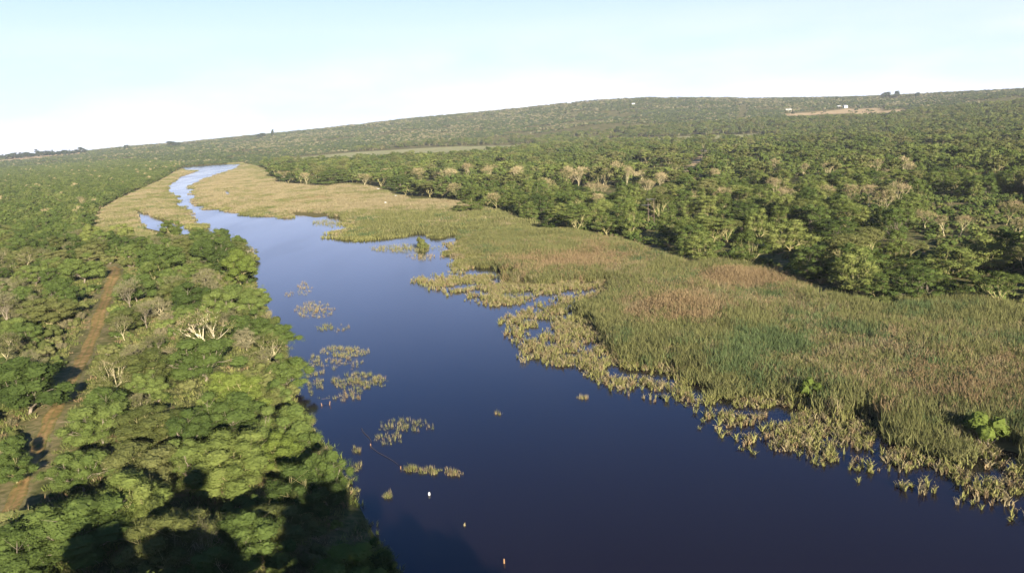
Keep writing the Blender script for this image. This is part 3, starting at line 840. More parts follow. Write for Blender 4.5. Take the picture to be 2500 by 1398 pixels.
STALKS = [reed_tuft(680 + v, ['reed_yellow', 'reed_pale', 'reed_tan', 'reed_yellow'][v], n=10, h=1.5, rad=.13, w=.085, plume=.2, plumemat='reed_pale', lean=.11, arch=.09) for v in range(4)]

# ------------------------------------------------------------------ scattering helpers
def jitter_grid(x0, x1, y0, y1, s, r=rng):
    nx = int((x1 - x0) / s); ny = int((y1 - y0) / s)
    X, Y = np.meshgrid(np.arange(nx), np.arange(ny))
    P = np.stack([x0 + (X + r.random(X.shape)) * s, y0 + (Y + r.random(X.shape)) * s], -1).reshape(-1, 2)
    return P

def in_view(P, z, mx=60, my=200):
    q = project(np.column_stack([P, z]))
    return (q[:, 2] > 5) & (q[:, 0] > -mx) & (q[:, 0] < 2500 + mx) & (q[:, 1] > 0) & (q[:, 1] < 1398 + my)

TAKEN = []   # (x, y, radius) of hand placed plants
OPEN_FRONT = []   # bare trees that stand free on the river side

# ------------------------------------------------------------------ labelled individual plants
def place(kind, pair, p, H, W, label, cat, group, names=('trunk', 'crown'), ref=(8.5, 4.6), rot=None, clear=True):
    rot = rng.uniform(0, 6.28) if rot is None else rot
    s = (W / ref[1], W / ref[1], H / ref[0])
    t = thing(kind, p, label, cat, group, rot, s)
    for nm, me in zip(names, pair): link(nm, me, t)
    if clear: TAKEN.append((p[0], p[1], W))
    return t

def spot_words(p, top):
    q = project([[p[0], p[1], p[2] + top * .6]])[0]
    return "%d" % round(q[0] / 25), "%d" % round(q[1] / 13.98)

G_FEV = 'green fever trees of the right bank forest'
G_BARE = 'bare pale limbed fever trees'
G_THICK = 'trees of the near left bank thicket'
G_BUSH = 'bushes of the near left bank thicket'

# hand placed trees of the right bank: base pixel, top pixel, crown half width in pixels, prototype, label
R_TREES = [
    (1705, 640, 556, 46, 0, 'rounded green fever tree standing alone against the edge of the reed bed'),
    (1828, 652, 560, 48, 3, 'full leafy green tree just right of the lone reed edge tree'),
    (1542, 578, 490, 32, 3, 'narrow tall green tree with pale foot left of the dark gap under the power pole'),
    (1634, 582, 500, 42, 0, 'broad green tree right below the power pole'),
    (1408, 572, 512, 46, 1, 'spreading tree with thick cream forked limbs at the left end of the reed edge trees'),
    (1345, 566, 520, 26, 4, 'small sparse green tree left of the cream forked tree'),
    (2085, 720, 590, 62, 0, 'big layered dark green tree behind the little blue pool'),
    (2142, 735, 660, 34, 4, 'small tree with orange lit stem right of the little blue pool'),
    (2240, 738, 650, 58, 2, 'dense rounded green tree above the blue green reeds'),
    (2308, 728, 668, 40, 6, 'thin stemmed green tree on the right of the dense rounded tree'),
    (2432, 752, 668, 50, 1, 'flat topped green tree with two bare stems beside dark shade'),
    (2320, 680, 590, 70, 0, 'wide dark green tree with a yellow limb showing'),
    (2210, 650, 590, 46, 5, 'olive tree with fan of yellow stems above the dense rounded tree'),
    (1930, 612, 530, 56, 6, 'tall broad tree crown behind the full leafy reed edge tree'),
    (2040, 590, 530, 70, 2, 'long low dark crown above the big layered tree'),
    (2400, 640, 575, 70, 6, 'rounded crown near the dry twiggy trees by the right border'),
    (1480, 530, 482, 40, 4, 'pale green layered tree left of the power pole'),
    (1270, 520, 470, 30, 6, 'green tree with dark shade on its right near the reed edge'),
    (1150, 520, 470, 34, 0, 'leafy tree beside the black shade at the reed edge'),
    (1050, 482, 448, 30, 5, 'olive tree with yellow stems at the narrow end of the reed bed'),
    (970, 466, 432, 30, 2, 'dark tree at the corner where the forest meets the wide marsh'),
    (815, 452, 415, 60, 2, 'dense bluish green grove tree behind the tan marsh'),
    (705, 446, 408, 32, 4, 'dull green tree at the marsh tip nearest the far bend'),
]
for bx, by, ty, hw, pi, lab in R_TREES:
    p = on_ground(bx, by); d = project([p])[0][2]
    H = max(4.5, (by - ty) * d / F_PX * 1.04); W = max(2.5, hw * d / F_PX)
    place('fever_tree', FEVER[pi], p, H, W, lab, 'tree', G_FEV, ref=(10.5, 5.4))

_pp = on_ground(1590, 548); OPEN_FRONT.append((_pp[0], _pp[1], 4.5, 60))
R_BARE = [
    (1530, 448, 412, 28, 0, 'cream bare tree with fan of limbs above a dark shade patch'),
    (1375, 452, 415, 26, 1, 'pinkish bare tree with dense haze of twigs beside a fan limbed one'),
    (1412, 446, 420, 20, 2, 'slender cream bare tree right of the pinkish twig haze'),
    (1335, 470, 438, 24, 3, 'tan bare tree below the pinkish twig haze'),
    (1270, 440, 410, 30, 0, 'tan bare tree leftmost of the pinkish row'),
    (1200, 442, 408, 26, 2, 'dull tan bare tree left of the pinkish row'),
    (1460, 482, 448, 34, 2, 'wide tan bare tree with fine twigs sloping left'),
    (1450, 510, 476, 28, 1, 'cream crooked bare tree beside dark shade'),
    (1610, 455, 425, 26, 0, 'cream bare tree with leaning limbs above the power pole'),
    (1890, 475, 438, 30, 0, 'tan fan shaped bare tree standing over green crowns'),
    (1918, 502, 462, 26, 2, 'tan bare tree just below the fan shaped one'),
    (2062, 500, 455, 34, 1, 'broad tan bare tree at the left end of the big pale clump'),
    (2120, 490, 455, 36, 0, 'pale bare tree in the middle of the big pale clump'),
    (2160, 520, 470, 40, 3, 'yellow stemmed bare tree in front of the big pale clump'),
    (2195, 490, 448, 26, 2, 'tall pale bare tree rising from the big pale clump'),
    (2305, 562, 528, 34, 4, 'white limbed dry tree above dark shade'),
    (2345, 560, 530, 36, 0, 'tan dry tree with low spreading limbs above the shade'),
    (2260, 545, 515, 32, 2, 'dull tan dry tree left of the low spreading one'),
    (2455, 535, 492, 42, 1, 'golden tan bare tree with upright twigs by the right border'),
    (2480, 575, 535, 40, 3, 'grey twiggy dry tree at the right border'),
    (1740, 445, 415, 24, 4, 'cream limbed tree right of the black clearing'),
    (1690, 500, 470, 24, 3, 'thin dry tree below the black clearing'),
    (1770, 500, 462, 30, 1, 'yellowish bare tree right of the thin dry tree'),
    (890, 442, 415, 24, 3, 'cream limbed tree at the edge of the tan marsh'),
    (700, 432, 405, 24, 2, 'pinkish bare tree at the marsh tip'),
    (748, 440, 412, 20, 0, 'cream bare tree left of the bluish grove'),
    (1035, 440, 412, 28, 1, 'yellow limbed bare tree above the forest corner'),
    (1095, 448, 415, 28, 2, 'tan bare tree with many upright limbs near the forest corner'),
    (945, 425, 404, 28, 0, 'straw coloured bare tree behind the forest corner'),
    (1145, 425, 402, 24, 0, 'pinkish tan bare tree far behind the forest corner'),
    (1215, 500, 472, 26, 1, 'white stemmed tree at the reed edge between shade patches'),
    (1120, 478, 450, 28, 1, 'straw limbed tree leaning over shade at the reed edge'),
    (2020, 480, 455, 22, 4, 'small tan dry tree left of the big pale clump'),
    (1580, 470, 440, 22, 2, 'grey pink dry tree beside the cream fan tree'),
]
for bx, by, ty, hw, pi, lab in R_BARE:
    p = on_ground(bx, by + 14); d = project([p])[0][2]
    H = max(6, (by + 14 - ty) * d / F_PX * 1.05) * (.72 if bx < 960 else 1); W = max(3.2, hw * d / F_PX)
    place('bare_tree', BARE[pi], p, H, W, lab, 'bare tree', G_BARE, ref=(9.5, 5.2)); OPEN_FRONT.append((p[0], p[1], W, 26))

# near left bank
L_TREES = [   # base, top, half width, proto list, index
    (205, 1392, 1205, 125, 'N', 0, 'largest bright green dome crowned tree in the lower left corner'),
    (420, 1420, 1200, 95, 'N', 3, 'olive grey loose crowned tree right of the largest dome tree'),
    (565, 1215, 1060, 105, 'N', 1, 'vivid green tree with forked cream stem above deep shade'),
    (690, 1165, 1055, 62, 'L', 0, 'bright yellow green crown at the right end of the lit thicket row'),
    (862, 1470, 1330, 95, 'L', 1, 'lime crowned tree poking out of the dark bank at the bottom border'),
    (930, 1460, 1310, 55, 'N', 4, 'rounded green crown beside the lime crowned tree'),
    (245, 1085, 985, 74, 'N', 2, 'wide dark green tree crown beside the bend of the track'),
    (70, 1010, 880, 95, 'N', 0, 'dark green tree left of the track casting long shade'),
    (575, 1010, 952, 72, 'L', 0, 'low lime green spreading crown near the water'),
    (500, 930, 862, 78, 'N', 2, 'rounded dark green crown just below the white limbed tree'),
    (705, 950, 862, 52, 'N', 4, 'green tree leaning over the water edge'),
    (655, 1010, 925, 40, 'N', 3, 'olive tree beside the water above the dark bank'),
    (60, 1420, 1290, 95, 'N', 4, 'green tree in the corner beside the track'),
    (370, 1090, 1010, 80, 'N', 3, 'olive green tree with pale stems in the middle of the thicket'),
    (590, 700, 612, 46, 'L', 1, 'yellow green willow like tree at the bend of the shore'),
    (40, 1180, 1080, 50, 'N', 5, 'dark green tree at the left border'),
    (165, 1290, 1215, 34, 'N', 3, 'dull olive tree between track and largest dome tree'),
    (740, 1280, 1120, 80, 'N', 5, 'dark tree on the shaded slope above the water'),
    (620, 1400, 1240, 90, 'N', 0, 'shaded dark tree left of the lime crowned tree'),
    (800, 1235, 1090, 52, 'N', 2, 'dark bushy tree hanging over the water edge'),
    (520, 1480, 1340, 100, 'N', 5, 'dark tree at the bottom border under deep shade'),
    (610, 830, 775, 48, 'N', 4, 'green crown right of the white limbed tree'),
    (680, 855, 790, 44, 'N', 0, 'round green crown on the shore right of the white limbed tree'),
    (560, 765, 705, 50, 'N', 2, 'round bright crown halfway along the thicket shore'),
    (470, 770, 700, 55, 'N', 4, 'dense green crown above the white limbed tree'),
    (620, 760, 700, 40, 'N', 0, 'dark green crown at the shore with a shade notch'),
    (400, 660, 605, 50, 'N', 4, 'green crown at the top of the near thicket'),
    (520, 655, 600, 52, 'N', 2, 'rounded crown near the shore at the top of the thicket'),
    (205, 690, 625, 46, 'N', 4, 'green tree shading the far end of the track'),
    (130, 800, 725, 60, 'N', 3, 'olive tree left of the track in open ground'),
    (340, 1270, 1165, 75, 'N', 3, 'olive tufted crown in the shaded hollow'),
]
for bx, by, ty, hw, pl, pi, lab in L_TREES:
    p = on_ground(bx, min(by, 1650)); d = project([p])[0][2]
    W = max(1.6, hw * d / F_PX); H = max(2.5, (by - ty) * d / F_PX * 1.02, 1.55 * W)
    if pl == 'N': place('thicket_tree', NEAR_TREES[pi], p, H, W, lab, 'tree', G_THICK, ref=(8.5, 4.6))
    else: place('thicket_tree', LIME_TREES[pi], p, H, W, lab, 'tree', G_THICK, ref=(7, 3.6))

for x, y, H, W in [(-24, 30, 13.5, 5.2), (-16, 28, 15, 5.5), (-3, 27, 15, 5.4), (3, 26, 13.5, 4.8), (8.5, 23, 14, 4.4), (-13, 36, 9.5, 4.8), (-5, 36, 9, 4.4), (-31, 36, 9.5, 4.4), (13, 16, 14, 4.4)]:
    z = height(np.array([[x, y]], float))[0]
    place('bank_tree', NEAR_TREES[int(x * 3 + y) % 6], (x, y, z), H, W, 'tall tree on the near left bank just below the lower border', 'tree', 'tall trees of the bank under the lower border', ref=(8.5, 4.6))
p = on_ground(530, 872); d = project([p])[0][2]; OPEN_FRONT.append((p[0], p[1], 5.0, 11))
place('bare_tree', BIG_PALE, p, 8.8, 6.4, 'large white limbed acacia with flat thin crown on the near left bank', 'bare tree', G_BARE, ref=(9.0, 6.4), rot=.6)
L_BARE = [(460, 1062, 1005, 48, 0, 'pale dead tree with broken white branches above deep shade'), (345, 1030, 960, 34, 1, 'leaning tree with pale thin stems beside shade on the thicket'),
          (560, 1165, 1100, 40, 2, 'white twiggy branches poking out beside the vivid green tree'), (360, 800, 735, 34, 0, 'grey dry tree in the middle of the near thicket'),
          (305, 830, 770, 30, 1, 'pale stemmed dry tree right of the track'), (345, 905, 838, 42, 2, 'grey twiggy tree below the pale stemmed dry one'), (350, 725, 670, 34, 1, 'pale thin stemmed dry tree near the end of the track'),
          (20, 800, 715, 60, 0, 'pinkish grey leafless tree at the left border'), (395, 870, 815, 40, 0, 'brownish twiggy tree left of the white limbed acacia'), (505, 1430, 1260, 60, 1, 'grey olive dry tree in the bottom thicket'),
          (200, 505, 480, 16, 1, 'cream forked dead tree among the left woodland by the marsh'), (645, 905, 850, 34, 2, 'pale dry tree near the shore of the thicket')]
for bx, by, ty, hw, pi, lab in L_BARE:
    p = on_ground(bx, by); d = project([p])[0][2]
    W = hw * d / F_PX
    place('bare_tree', GREY_BARE[pi], p, max(1.25 * W, (by - ty) * d / F_PX), W, lab, 'bare tree', G_BARE, ref=(6.0, 3.4))

MARSH = []
# bright bushes in the reed bed
for bx, by, ty, hw, lab in [(1980, 975, 905, 34, 'lime green bush standing in the reeds near the water'), (2405, 1080, 985, 62, 'large lime green bush in the reeds by the right border'),
                            (1027, 622, 590, 18, 'dark green bush on the reed islet with its reflection'), (2150, 748, 715, 40, 'low green bush below the orange lit stem')]:
    p = on_ground(bx, by); d = project([p])[0][2]
    p[2] = max(p[2], -.1) - .5; MARSH.append((p[0], p[1], hw * d / F_PX))
    place('marsh_bush', NEAR_BUSH[6] if 'lime' in lab else NEAR_BUSH[1], p, (by - ty) * d / F_PX * 1.1, hw * d / F_PX, lab, 'bush', 'bushes standing in the reeds', names=('stems', 'foliage'), ref=(3, 2.1))

# ------------------------------------------------------------------ scattered individuals: forest of the right bank
def free(P, rad, extra=0.55):
    ok = np.ones(len(P), bool)
    if TAKEN:
        T = np.array(TAKEN)
        for t in T: ok &= np.hypot(P[:, 0] - t[0], P[:, 1] - t[1]) > t[2] * extra + rad * .55
    for x, y, w, L in OPEN_FRONT:
        k = 1 - L / math.hypot(x, y)
        ok &= ldist(P, np.array([[x, y], [x * k, y * k]])) > w * .8
    return ok

RIGHT_FOREST = np.concatenate([flat_poly([(640, 405), (672, 438), (700, 447), (770, 451), (850, 447), (900, 452), (950, 468), (1000, 484), (1100, 488), (1200, 508), (1290, 540),
    (1350, 558), (1430, 572), (1500, 580), (1600, 606), (1690, 640), (1760, 640), (1850, 648), (1930, 672), (2020, 712), (2070, 740), (2140, 740), (2250, 728), (2400, 735), (2500, 760), (3400, 860)]),
    flat_poly([(3600, 420), (3000, 360)]), np.array([[1500, 1500.], [800, 1760.], [200, 2100.], [-300, 1900.], [-420, 1450.]])])
P = jitter_grid(-420, 1300, 120, 1900, 8.0)
P = P[inside(P, RIGHT_FOREST)]
gap = fbm(P[:, 0] / 26.0, P[:, 1] / 26.0, 2)
P = P[(gap > .41) & (fbm(P[:, 0] / 55.0 + 9, P[:, 1] / 55.0 + 2, 2) > .33)]
keep = np.ones(len(P), bool)
for poly in CLEAR: keep &= sdist(P, poly) < 0
keep &= ldist(P, CUT_W) > 7
for poly in (POOL_TREES,): keep &= sdist(P, poly) < -5
P = P[keep & free(P, 4.5)]
Z = height(P)
thin = (np.hypot(P[:, 0], P[:, 1]) < 300) | (rng.random(len(P)) < .66)
P, Z = P[thin], Z[thin]
v = in_view(P, Z, 50, 0)
dist = np.hypot(P[:, 0], P[:, 1])
order = np.argsort(np.where(v, dist, 1e9))
N_IND = 270
ind = order[:N_IND]; rest = np.setdiff1d(np.arange(len(P)), ind)
LOOK = {0: 'layered green', 1: 'flat topped green', 2: 'dark rounded', 3: 'tall narrow green', 4: 'dark layered', 5: 'flat olive', 6: 'rounded light green', 7: 'narrow dark green'}
used = set()
for i in ind:
    k = int(rng.choice([0, 0, 6, 2, 3, 4, 5, 6, 6, 7, 1, 2]))
    W = rng.uniform(3.3, 6.2); H = rng.uniform(7.0, 12.5) * (1.05 if k in (3, 7) else .95)
    p = np.array([*P[i], Z[i]])
    a, b = spot_words(p, H)
    lab = "%s fever tree, right bank forest, %s percent across, %s down" % (LOOK[k], a, b)
    if lab in used: lab = lab.replace('fever tree', 'fever tree crown')
    used.add(lab)
    place('fever_tree', FEVER[k], p, H, W, lab, 'tree', G_FEV, ref=(10.5, 5.4), clear=False)

# masses: the rest of the right forest, left woodland, hillside
def polar_points(r0, r1, az0, az1, s_of_r):
    out = []; r = r0
    while r < r1:
        s = s_of_r(r)
        n = int((az1 - az0) * r / s)
        a = az0 + (np.arange(n) + rng.random(n)) * (az1 - az0) / n
        rr = r + rng.uniform(-.5, .5, n) * s
        out.append(np.stack([rr * np.sin(a), rr * np.cos(a)], -1)); r += s * .92
    return np.concatenate(out)

Pm = P[rest]; Zm = Z[rest]; dm = dist[rest]
n = len(Pm)
b_noise = fbm(Pm[:, 0] / 60.0 + 40, Pm[:, 1] / 90.0, 2)
idx = np.where((b_noise > .65) & (rng.random(n) < .35) & (dm < 560), rng.integers(6, 8, n), rng.integers(0, 6, n))
mass('right_bank_forest', np.column_stack([Pm, Zm]), rng.uniform(0, 6.28, n), np.column_stack([rng.uniform(.8, 1.6, n)] * 2 + [rng.uniform(.65, 1.5, n)]), idx, FAR + FAR_BARE,
     'continuous green forest with pale bare trees filling the flat right bank towards the hills', 'forest')

U = jitter_grid(-30, 330, 120, 430, 3.4)
U = U[inside(U, RIGHT_FOREST)]; U = U[(np.hypot(U[:, 0], U[:, 1]) < 430) & (sdist(U, POOL_TREES) < -2)]
U = U[fbm(U[:, 0] / 10.0 + 5, U[:, 1] / 10.0, 2) > .34]
ZU = height(U); v = in_view(U, ZU, 40, 20); U, ZU = U[v], ZU[v]; n = len(U)
mass('forest_undergrowth', np.column_stack([U, ZU]), rng.uniform(0, 6.28, n), rng.uniform(.3, .8, n), rng.choice(8, n, p=[.3, .12, .2, .04, .1, .02, .02, .2]), [joined(x) for x in NEAR_BUSH],
     'shaded low bushes filling the floor of the right bank forest', 'undergrowth')

# left woodland between the marsh and the left border
LEFT_WOOD = np.concatenate([flat_poly([(450, 404), (400, 436), (340, 464), (300, 482), (258, 504), (230, 530), (218, 558), (180, 592), (60, 634), (-300, 690), (-1200, 760)]), np.array([[-1500, 500.], [-1700, 1500.], [-900, 1900.]]), flat_poly([(300, 398)])])
P = jitter_grid(-1500, -150, 160, 1900, 5.6)
P = P[inside(P, LEFT_WOOD)]
P = P[free(P, 3)]
P = P[fbm(P[:, 0] / 18.0, P[:, 1] / 18.0, 2) > .30]
Z = height(P); v = in_view(P, Z, 520, 100)
P, Z = P[v], Z[v]; n = len(P)
dist = np.hypot(P[:, 0], P[:, 1]) + 1e6 * ~in_view(P, Z, 10, 40); o = np.argsort(dist)
LEFT_P, LEFT_Z = P[o], Z[o]
NL = 90
for i in range(NL):
    k = int(rng.choice([0, 2, 3, 4, 5])); W = rng.uniform(3.0, 5.2); H = rng.uniform(4.5, 8.0)
    p = np.array([*LEFT_P[i], LEFT_Z[i]]); a, b = spot_words(p, H)
    place('woodland_tree', NEAR_TREES[k], p, H, W, "%s tree in the left woodland, %s percent across, %s down" % ({0: 'dark domed', 2: 'dense green domed', 3: 'olive', 4: 'leafy green domed', 5: 'dark layered'}[k], a, b), 'tree', 'trees of the left woodland', clear=False)
n = len(LEFT_P) - NL
mass('left_woodland', np.column_stack([LEFT_P, LEFT_Z])[NL:], rng.uniform(0, 6.28, n), np.column_stack([rng.uniform(.5, .95, n)] * 2 + [rng.uniform(.5, .85, n)]), np.where(rng.random(n) < .02, 6, rng.choice([0, 0, 2, 3, 3, 5, 5], n)) , FAR + FAR_BARE,
     'dense green woodland on the flat left bank between marsh and horizon', 'woodland')

# hills
P = polar_points(820, 4700, math.radians(-43), math.radians(43), lambda r: max(6.5, r / 240))
az = np.arctan2(P[:, 0], P[:, 1]); r = np.hypot(P[:, 0], P[:, 1])
rf = np.interp(az, az_foot, r_foot); rr = np.interp(az, az_r, r_r)
keep = (r < rr + 250) & ~inside(P, RIGHT_FOREST) & ~inside(P, LEFT_WOOD)
wat = r < 2300
k2 = np.ones(len(P), bool); k2[wat] = (sdist(P[wat], WATER) < -8) & (sdist(P[wat], REED_RIGHT) < -4) & (sdist(P[wat], REED_LEFT) < -4) & (sdist(P[wat], NEARBANK) < -4)
keep &= k2
for poly in CLEAR: keep &= sdist(P, poly) < 0
for poly in CLEAR_HILL: keep &= (sdist(P, poly) < 0) | (rng.random(len(P)) < .04)
keep &= sdist(P, TAN_PLATEAU) < -10
keep &= ldist(P, CUT_HILL) > 12
keep &= ldist(P, CUT_W) > 7
keep &= (fbm(P[:, 0] / 45.0 + 3, P[:, 1] / 45.0, 3) > .33) & (fbm(P[:, 0] / 170.0 + 13, P[:, 1] / 170.0 + 4, 3) > .31)
P = P[keep]; Z = height(P, near=True); n = len(P)
r = np.hypot(P[:, 0], P[:, 1])
hn = fbm(P[:, 0] / 220.0, P[:, 1] / 220.0, 3)
idx = np.where(rng.random(n) < np.clip((hn - .42) * 1.2, .02, .3), 4, rng.integers(0, 4, n))
sc = np.clip(r / 2300, .62, 1.3) * rng.uniform(.75, 1.3, n)
print('counts hill', n)
mass('hillside_bush', np.column_stack([P, Z]), rng.uniform(0, 6.28, n), np.column_stack([sc, sc, np.clip(sc, .6, 1.1) * rng.uniform(.7, 1.15, n)]), idx, HILL, 'grey green bush covering the long low hills under the sky', 'bush')

# ------------------------------------------------------------------ near left bank bushes
P = jitter_grid(-230, 20, 30, 360, 7.2)
P = P[(sdist(P, NEARBANK) > 2.0) & (ldist(P, TRACK_W) > 6.0) & (ldist(P, SPUR_W) > 4.0)]
P = P[free(P, 2.0, .9)]
P = P[fbm(P[:, 0] / 12.0 + 3, P[:, 1] / 12.0 + 5, 2) > .40]
Z = height(P); v = in_view(P, Z, 130, 30); P, Z = P[v], Z[v]
used = set()
for i in range(len(P)):
    dz = fbm(P[i:i + 1, 0] / 24.0 + 60, P[i:i + 1, 1] / 24.0, 2)[0]
    k = int(rng.choice([0, 1, 2, 2, 3, 4, 5, 7] if dz < .5 else [3, 6, 6, 7, 7, 5, 2, 3])); W = rng.uniform(2.1, 4.2); H = W * rng.uniform(1.5, 2.1)
    p = np.array([*P[i], Z[i]]); a, b = spot_words(p, H)
    lab = "%s crowned tree, near left thicket, %s percent across, %s down" % ({0: 'dark domed', 1: 'fresh green domed', 2: 'dense green domed', 3: 'olive', 4: 'leafy green domed', 5: 'dark layered', 6: 'grey dry airy', 7: 'olive airy'}[k], a, b)
    if lab in used: lab = lab.replace('near left', 'near left bank')
    used.add(lab)
    if rng.random() < .16: place('bare_tree', GREY_BARE[int(rng.integers(0, 3))], p, W * 1.6, W, 'pale leafless tree, near left thicket, %s percent across, %s down' % (a, b), 'bare tree', G_BARE, ref=(6.0, 3.4))
    else: place('thicket_tree', NEAR_TREES[k], p, H, W, lab, 'tree', G_THICK, ref=(8.5, 4.6))
P = jitter_grid(-260, 20, 35, 360, 3.3)
nb = sdist(P, NEARBANK)
P = P[nb > .8]
P = P[(ldist(P, TRACK_W) > 2.7) & (ldist(P, SPUR_W) > 2.6)]
P = P[free(P, .6, .35)]
gapn = fbm(P[:, 0] / 9.0 + 8, P[:, 1] / 9.0, 2)
openl = smooth(30, 5, ldist(P, TRACK_W)) * .10
P = P[gapn > .40 + openl]
Z = height(P); v = in_view(P, Z, 460, 150)
P, Z = P[v], Z[v]
pq = project(np.column_stack([P, Z + 1.2]))
dist = np.hypot(P[:, 0], P[:, 1])
infr = (pq[:, 1] < 1420) & (pq[:, 0] > -15)
size = rng.uniform(.38, .8, len(P)) * np.where(rng.random(len(P)) < .15, 1.6, 1)
kind = rng.choice(8, len(P), p=[.17, .21, .16, .11, .14, .07, .04, .10])
dry = fbm(P[:, 0] / 20.0 + 60, P[:, 1] / 20.0, 2)
kind = np.where((dry > .60) & (rng.random(len(P)) < .5), rng.choice([3, 5, 4, 1], len(P)), kind)
score = np.where(infr, size / dist, 0)
o = np.argsort(-score)
NB = 290
LK = ['dense dark green bush', 'olive bush', 'fresh green bush', 'grey twiggy dry bush', 'dusty olive bush', 'straw grey dry bush', 'lime green bush', 'low dark green bush']
used = set()
for i in o[:NB]:
    p = np.array([*P[i], Z[i]]); H = 2.9 * size[i]; a, b = spot_words(p, H)
    sz = 'large ' if size[i] > .9 else ('small ' if size[i] < .52 else '')
    lab = "%s%s, near left thicket, %s percent across, %s down" % (sz, LK[kind[i]], a, b)
    if lab in used: lab = lab.replace('thicket', 'bank thicket')
    used.add(lab)
    t = thing('thicket_bush', p, lab, 'bush', G_BUSH, rng.uniform(0, 6.28), (size[i], size[i], size[i] * rng.uniform(.8, 1.15)))
    for nm, me in zip(('stems', 'foliage'), NEAR_BUSH[kind[i]]): link(nm, me, t)
i = o[NB:]; n = len(i)
BUSH_MASS = [joined(x) for x in NEAR_BUSH]
if n:
    mass('thicket_undergrowth', np.column_stack([P[i], Z[i]]), rng.uniform(0, 6.28, n), size[i], kind[i], BUSH_MASS, 'low mixed green and dry undergrowth between the trees of the near left bank', 'undergrowth')
print('counts bush', len(P))
# grass and low herbs on the open ground
P = jitter_grid(-230, 20, 40, 330, 1.15)
P = P[(sdist(P, NEARBANK) > .3) & (ldist(P, TRACK_W) > 2.0 + 1.2 * rng.random(len(P))) & (ldist(P, SPUR_W) > 1.6)]
P = P[fbm(P[:, 0] / 6.0 + 8, P[:, 1] / 6.0 + 30, 2) > .34]
Z = height(P); v = in_view(P, Z, 400, 60); P, Z = P[v], Z[v]; n = len(P)
GRASS = [reed_tuft(700 + k, ['reed_green', 'reed_yellow', 'fever', 'reed_tan'][k], n=26, h=.8, rad=.6, w=.08, lean=.4) for k in range(4)]
mass('rough_grass', np.column_stack([P, Z]), rng.uniform(0, 6.28, n), rng.uniform(.7, 1.4, n), rng.choice(4, n, p=[.4, .15, .38, .07]), GRASS, 'rough green and straw grass on the open ground of the near left bank', 'grass')
# grass under the right forest edge
EDGE = flat_poly([(1290, 545), (1500, 572), (1700, 625), (1850, 640), (2000, 690), (2300, 700), (2600, 740), (2600, 790), (2400, 755), (2250, 748), (2140, 758), (2060, 760), (2010, 732), (1930, 694), (1850, 668), (1760, 658), (1680, 668), (1590, 636), (1500, 598), (1350, 572)])
P = jitter_grid(-20, 160, 120, 330, 1.5)
P = P[inside(P, EDGE)]
P = P[(fbm(P[:, 0] / 9.0, P[:, 1] / 9.0 + 70, 2) > .42) & (sdist(P, POOL_TREES) < -.5)]
Z = height(P); n = len(P)
mass('forest_edge_grass', np.column_stack([P, Z]), rng.uniform(0, 6.28, n), rng.uniform(.8, 1.7, n), rng.choice(4, n, p=[.4, .1, .45, .05]), GRASS, 'green grass and herbs along the foot of the forest behind the reeds', 'grass')

# ------------------------------------------------------------------ reed beds
def blob(P, px, py, rx, ry):
    """soft patch on the ground centred where the photo shows it; radii in photo pixels"""
    c = flat(px, py); ex = flat(px + rx, py) - c; ey = flat(px, py - ry) - c
    A = np.linalg.inv(np.column_stack([ex, ey]))
    q = (P - c) @ A.T
    return np.exp(-(q ** 2).sum(1))

def reed_kind(P, r):
    n1 = fbm(P[:, 0] / 14.0, P[:, 1] / 20.0, 3); n2 = fbm(P[:, 0] / 9.0 + 50, P[:, 1] / 13.0, 3); n3 = fbm(P[:, 0] / 30.0 + 20, P[:, 1] / 30.0, 2)
    dw = -sdist(P, WATER)
    w = np.zeros((len(P), 5))
    w[:, 0] = .68 + 1.0 * (n1 - .5)
    w[:, 1] = .04 + 1.9 * (n2 - .5)
    w[:, 2] = -.10 + 1.8 * (n3 - .5)
    w[:, 3] = .12 + .75 * smooth(22, 4, dw) + .8 * (n2 - .5)
    w[:, 4] = .30 + .45 * smooth(260, 480, r) + .9 * (.5 - n1)
    for (x, y, rx, ry, k, a) in [(1650, 770, 160, 48, 2, 1.4), (1370, 655, 170, 32, 2, 1.3), (1450, 585, 110, 22, 2, 1.1), (1820, 690, 130, 28, 2, 1.2), (1090, 505, 150, 14, 2, .6), (2150, 940, 120, 30, 2, .15), (2250, 820, 150, 30, 4, .25),
                                 (700, 487, 120, 7, 2, .9), (2430, 790, 90, 30, 2, .3), (1880, 860, 110, 40, 1, 1.2), (1760, 880, 60, 30, 1, .6), (2230, 775, 130, 25, 1, 1.0), (2100, 830, 90, 30, 1, .6), (930, 545, 60, 14, 1, .75), (930, 545, 90, 20, 0, .6),
                                 (2330, 1010, 60, 30, 1, .4), (2260, 1100, 60, 25, 0, .6), (1460, 735, 40, 60, 0, .6), (1800, 600, 200, 40, 0, .3), (250, 580, 90, 22, 0, .7), (900, 500, 160, 16, 4, .6), (680, 460, 160, 14, 4, .4), (550, 440, 90, 30, 4, .3)]:
        w[:, k] += a * blob(P, x, y, rx, ry)
    w += rng.gumbel(0, .16, w.shape)
    return w.argmax(1)

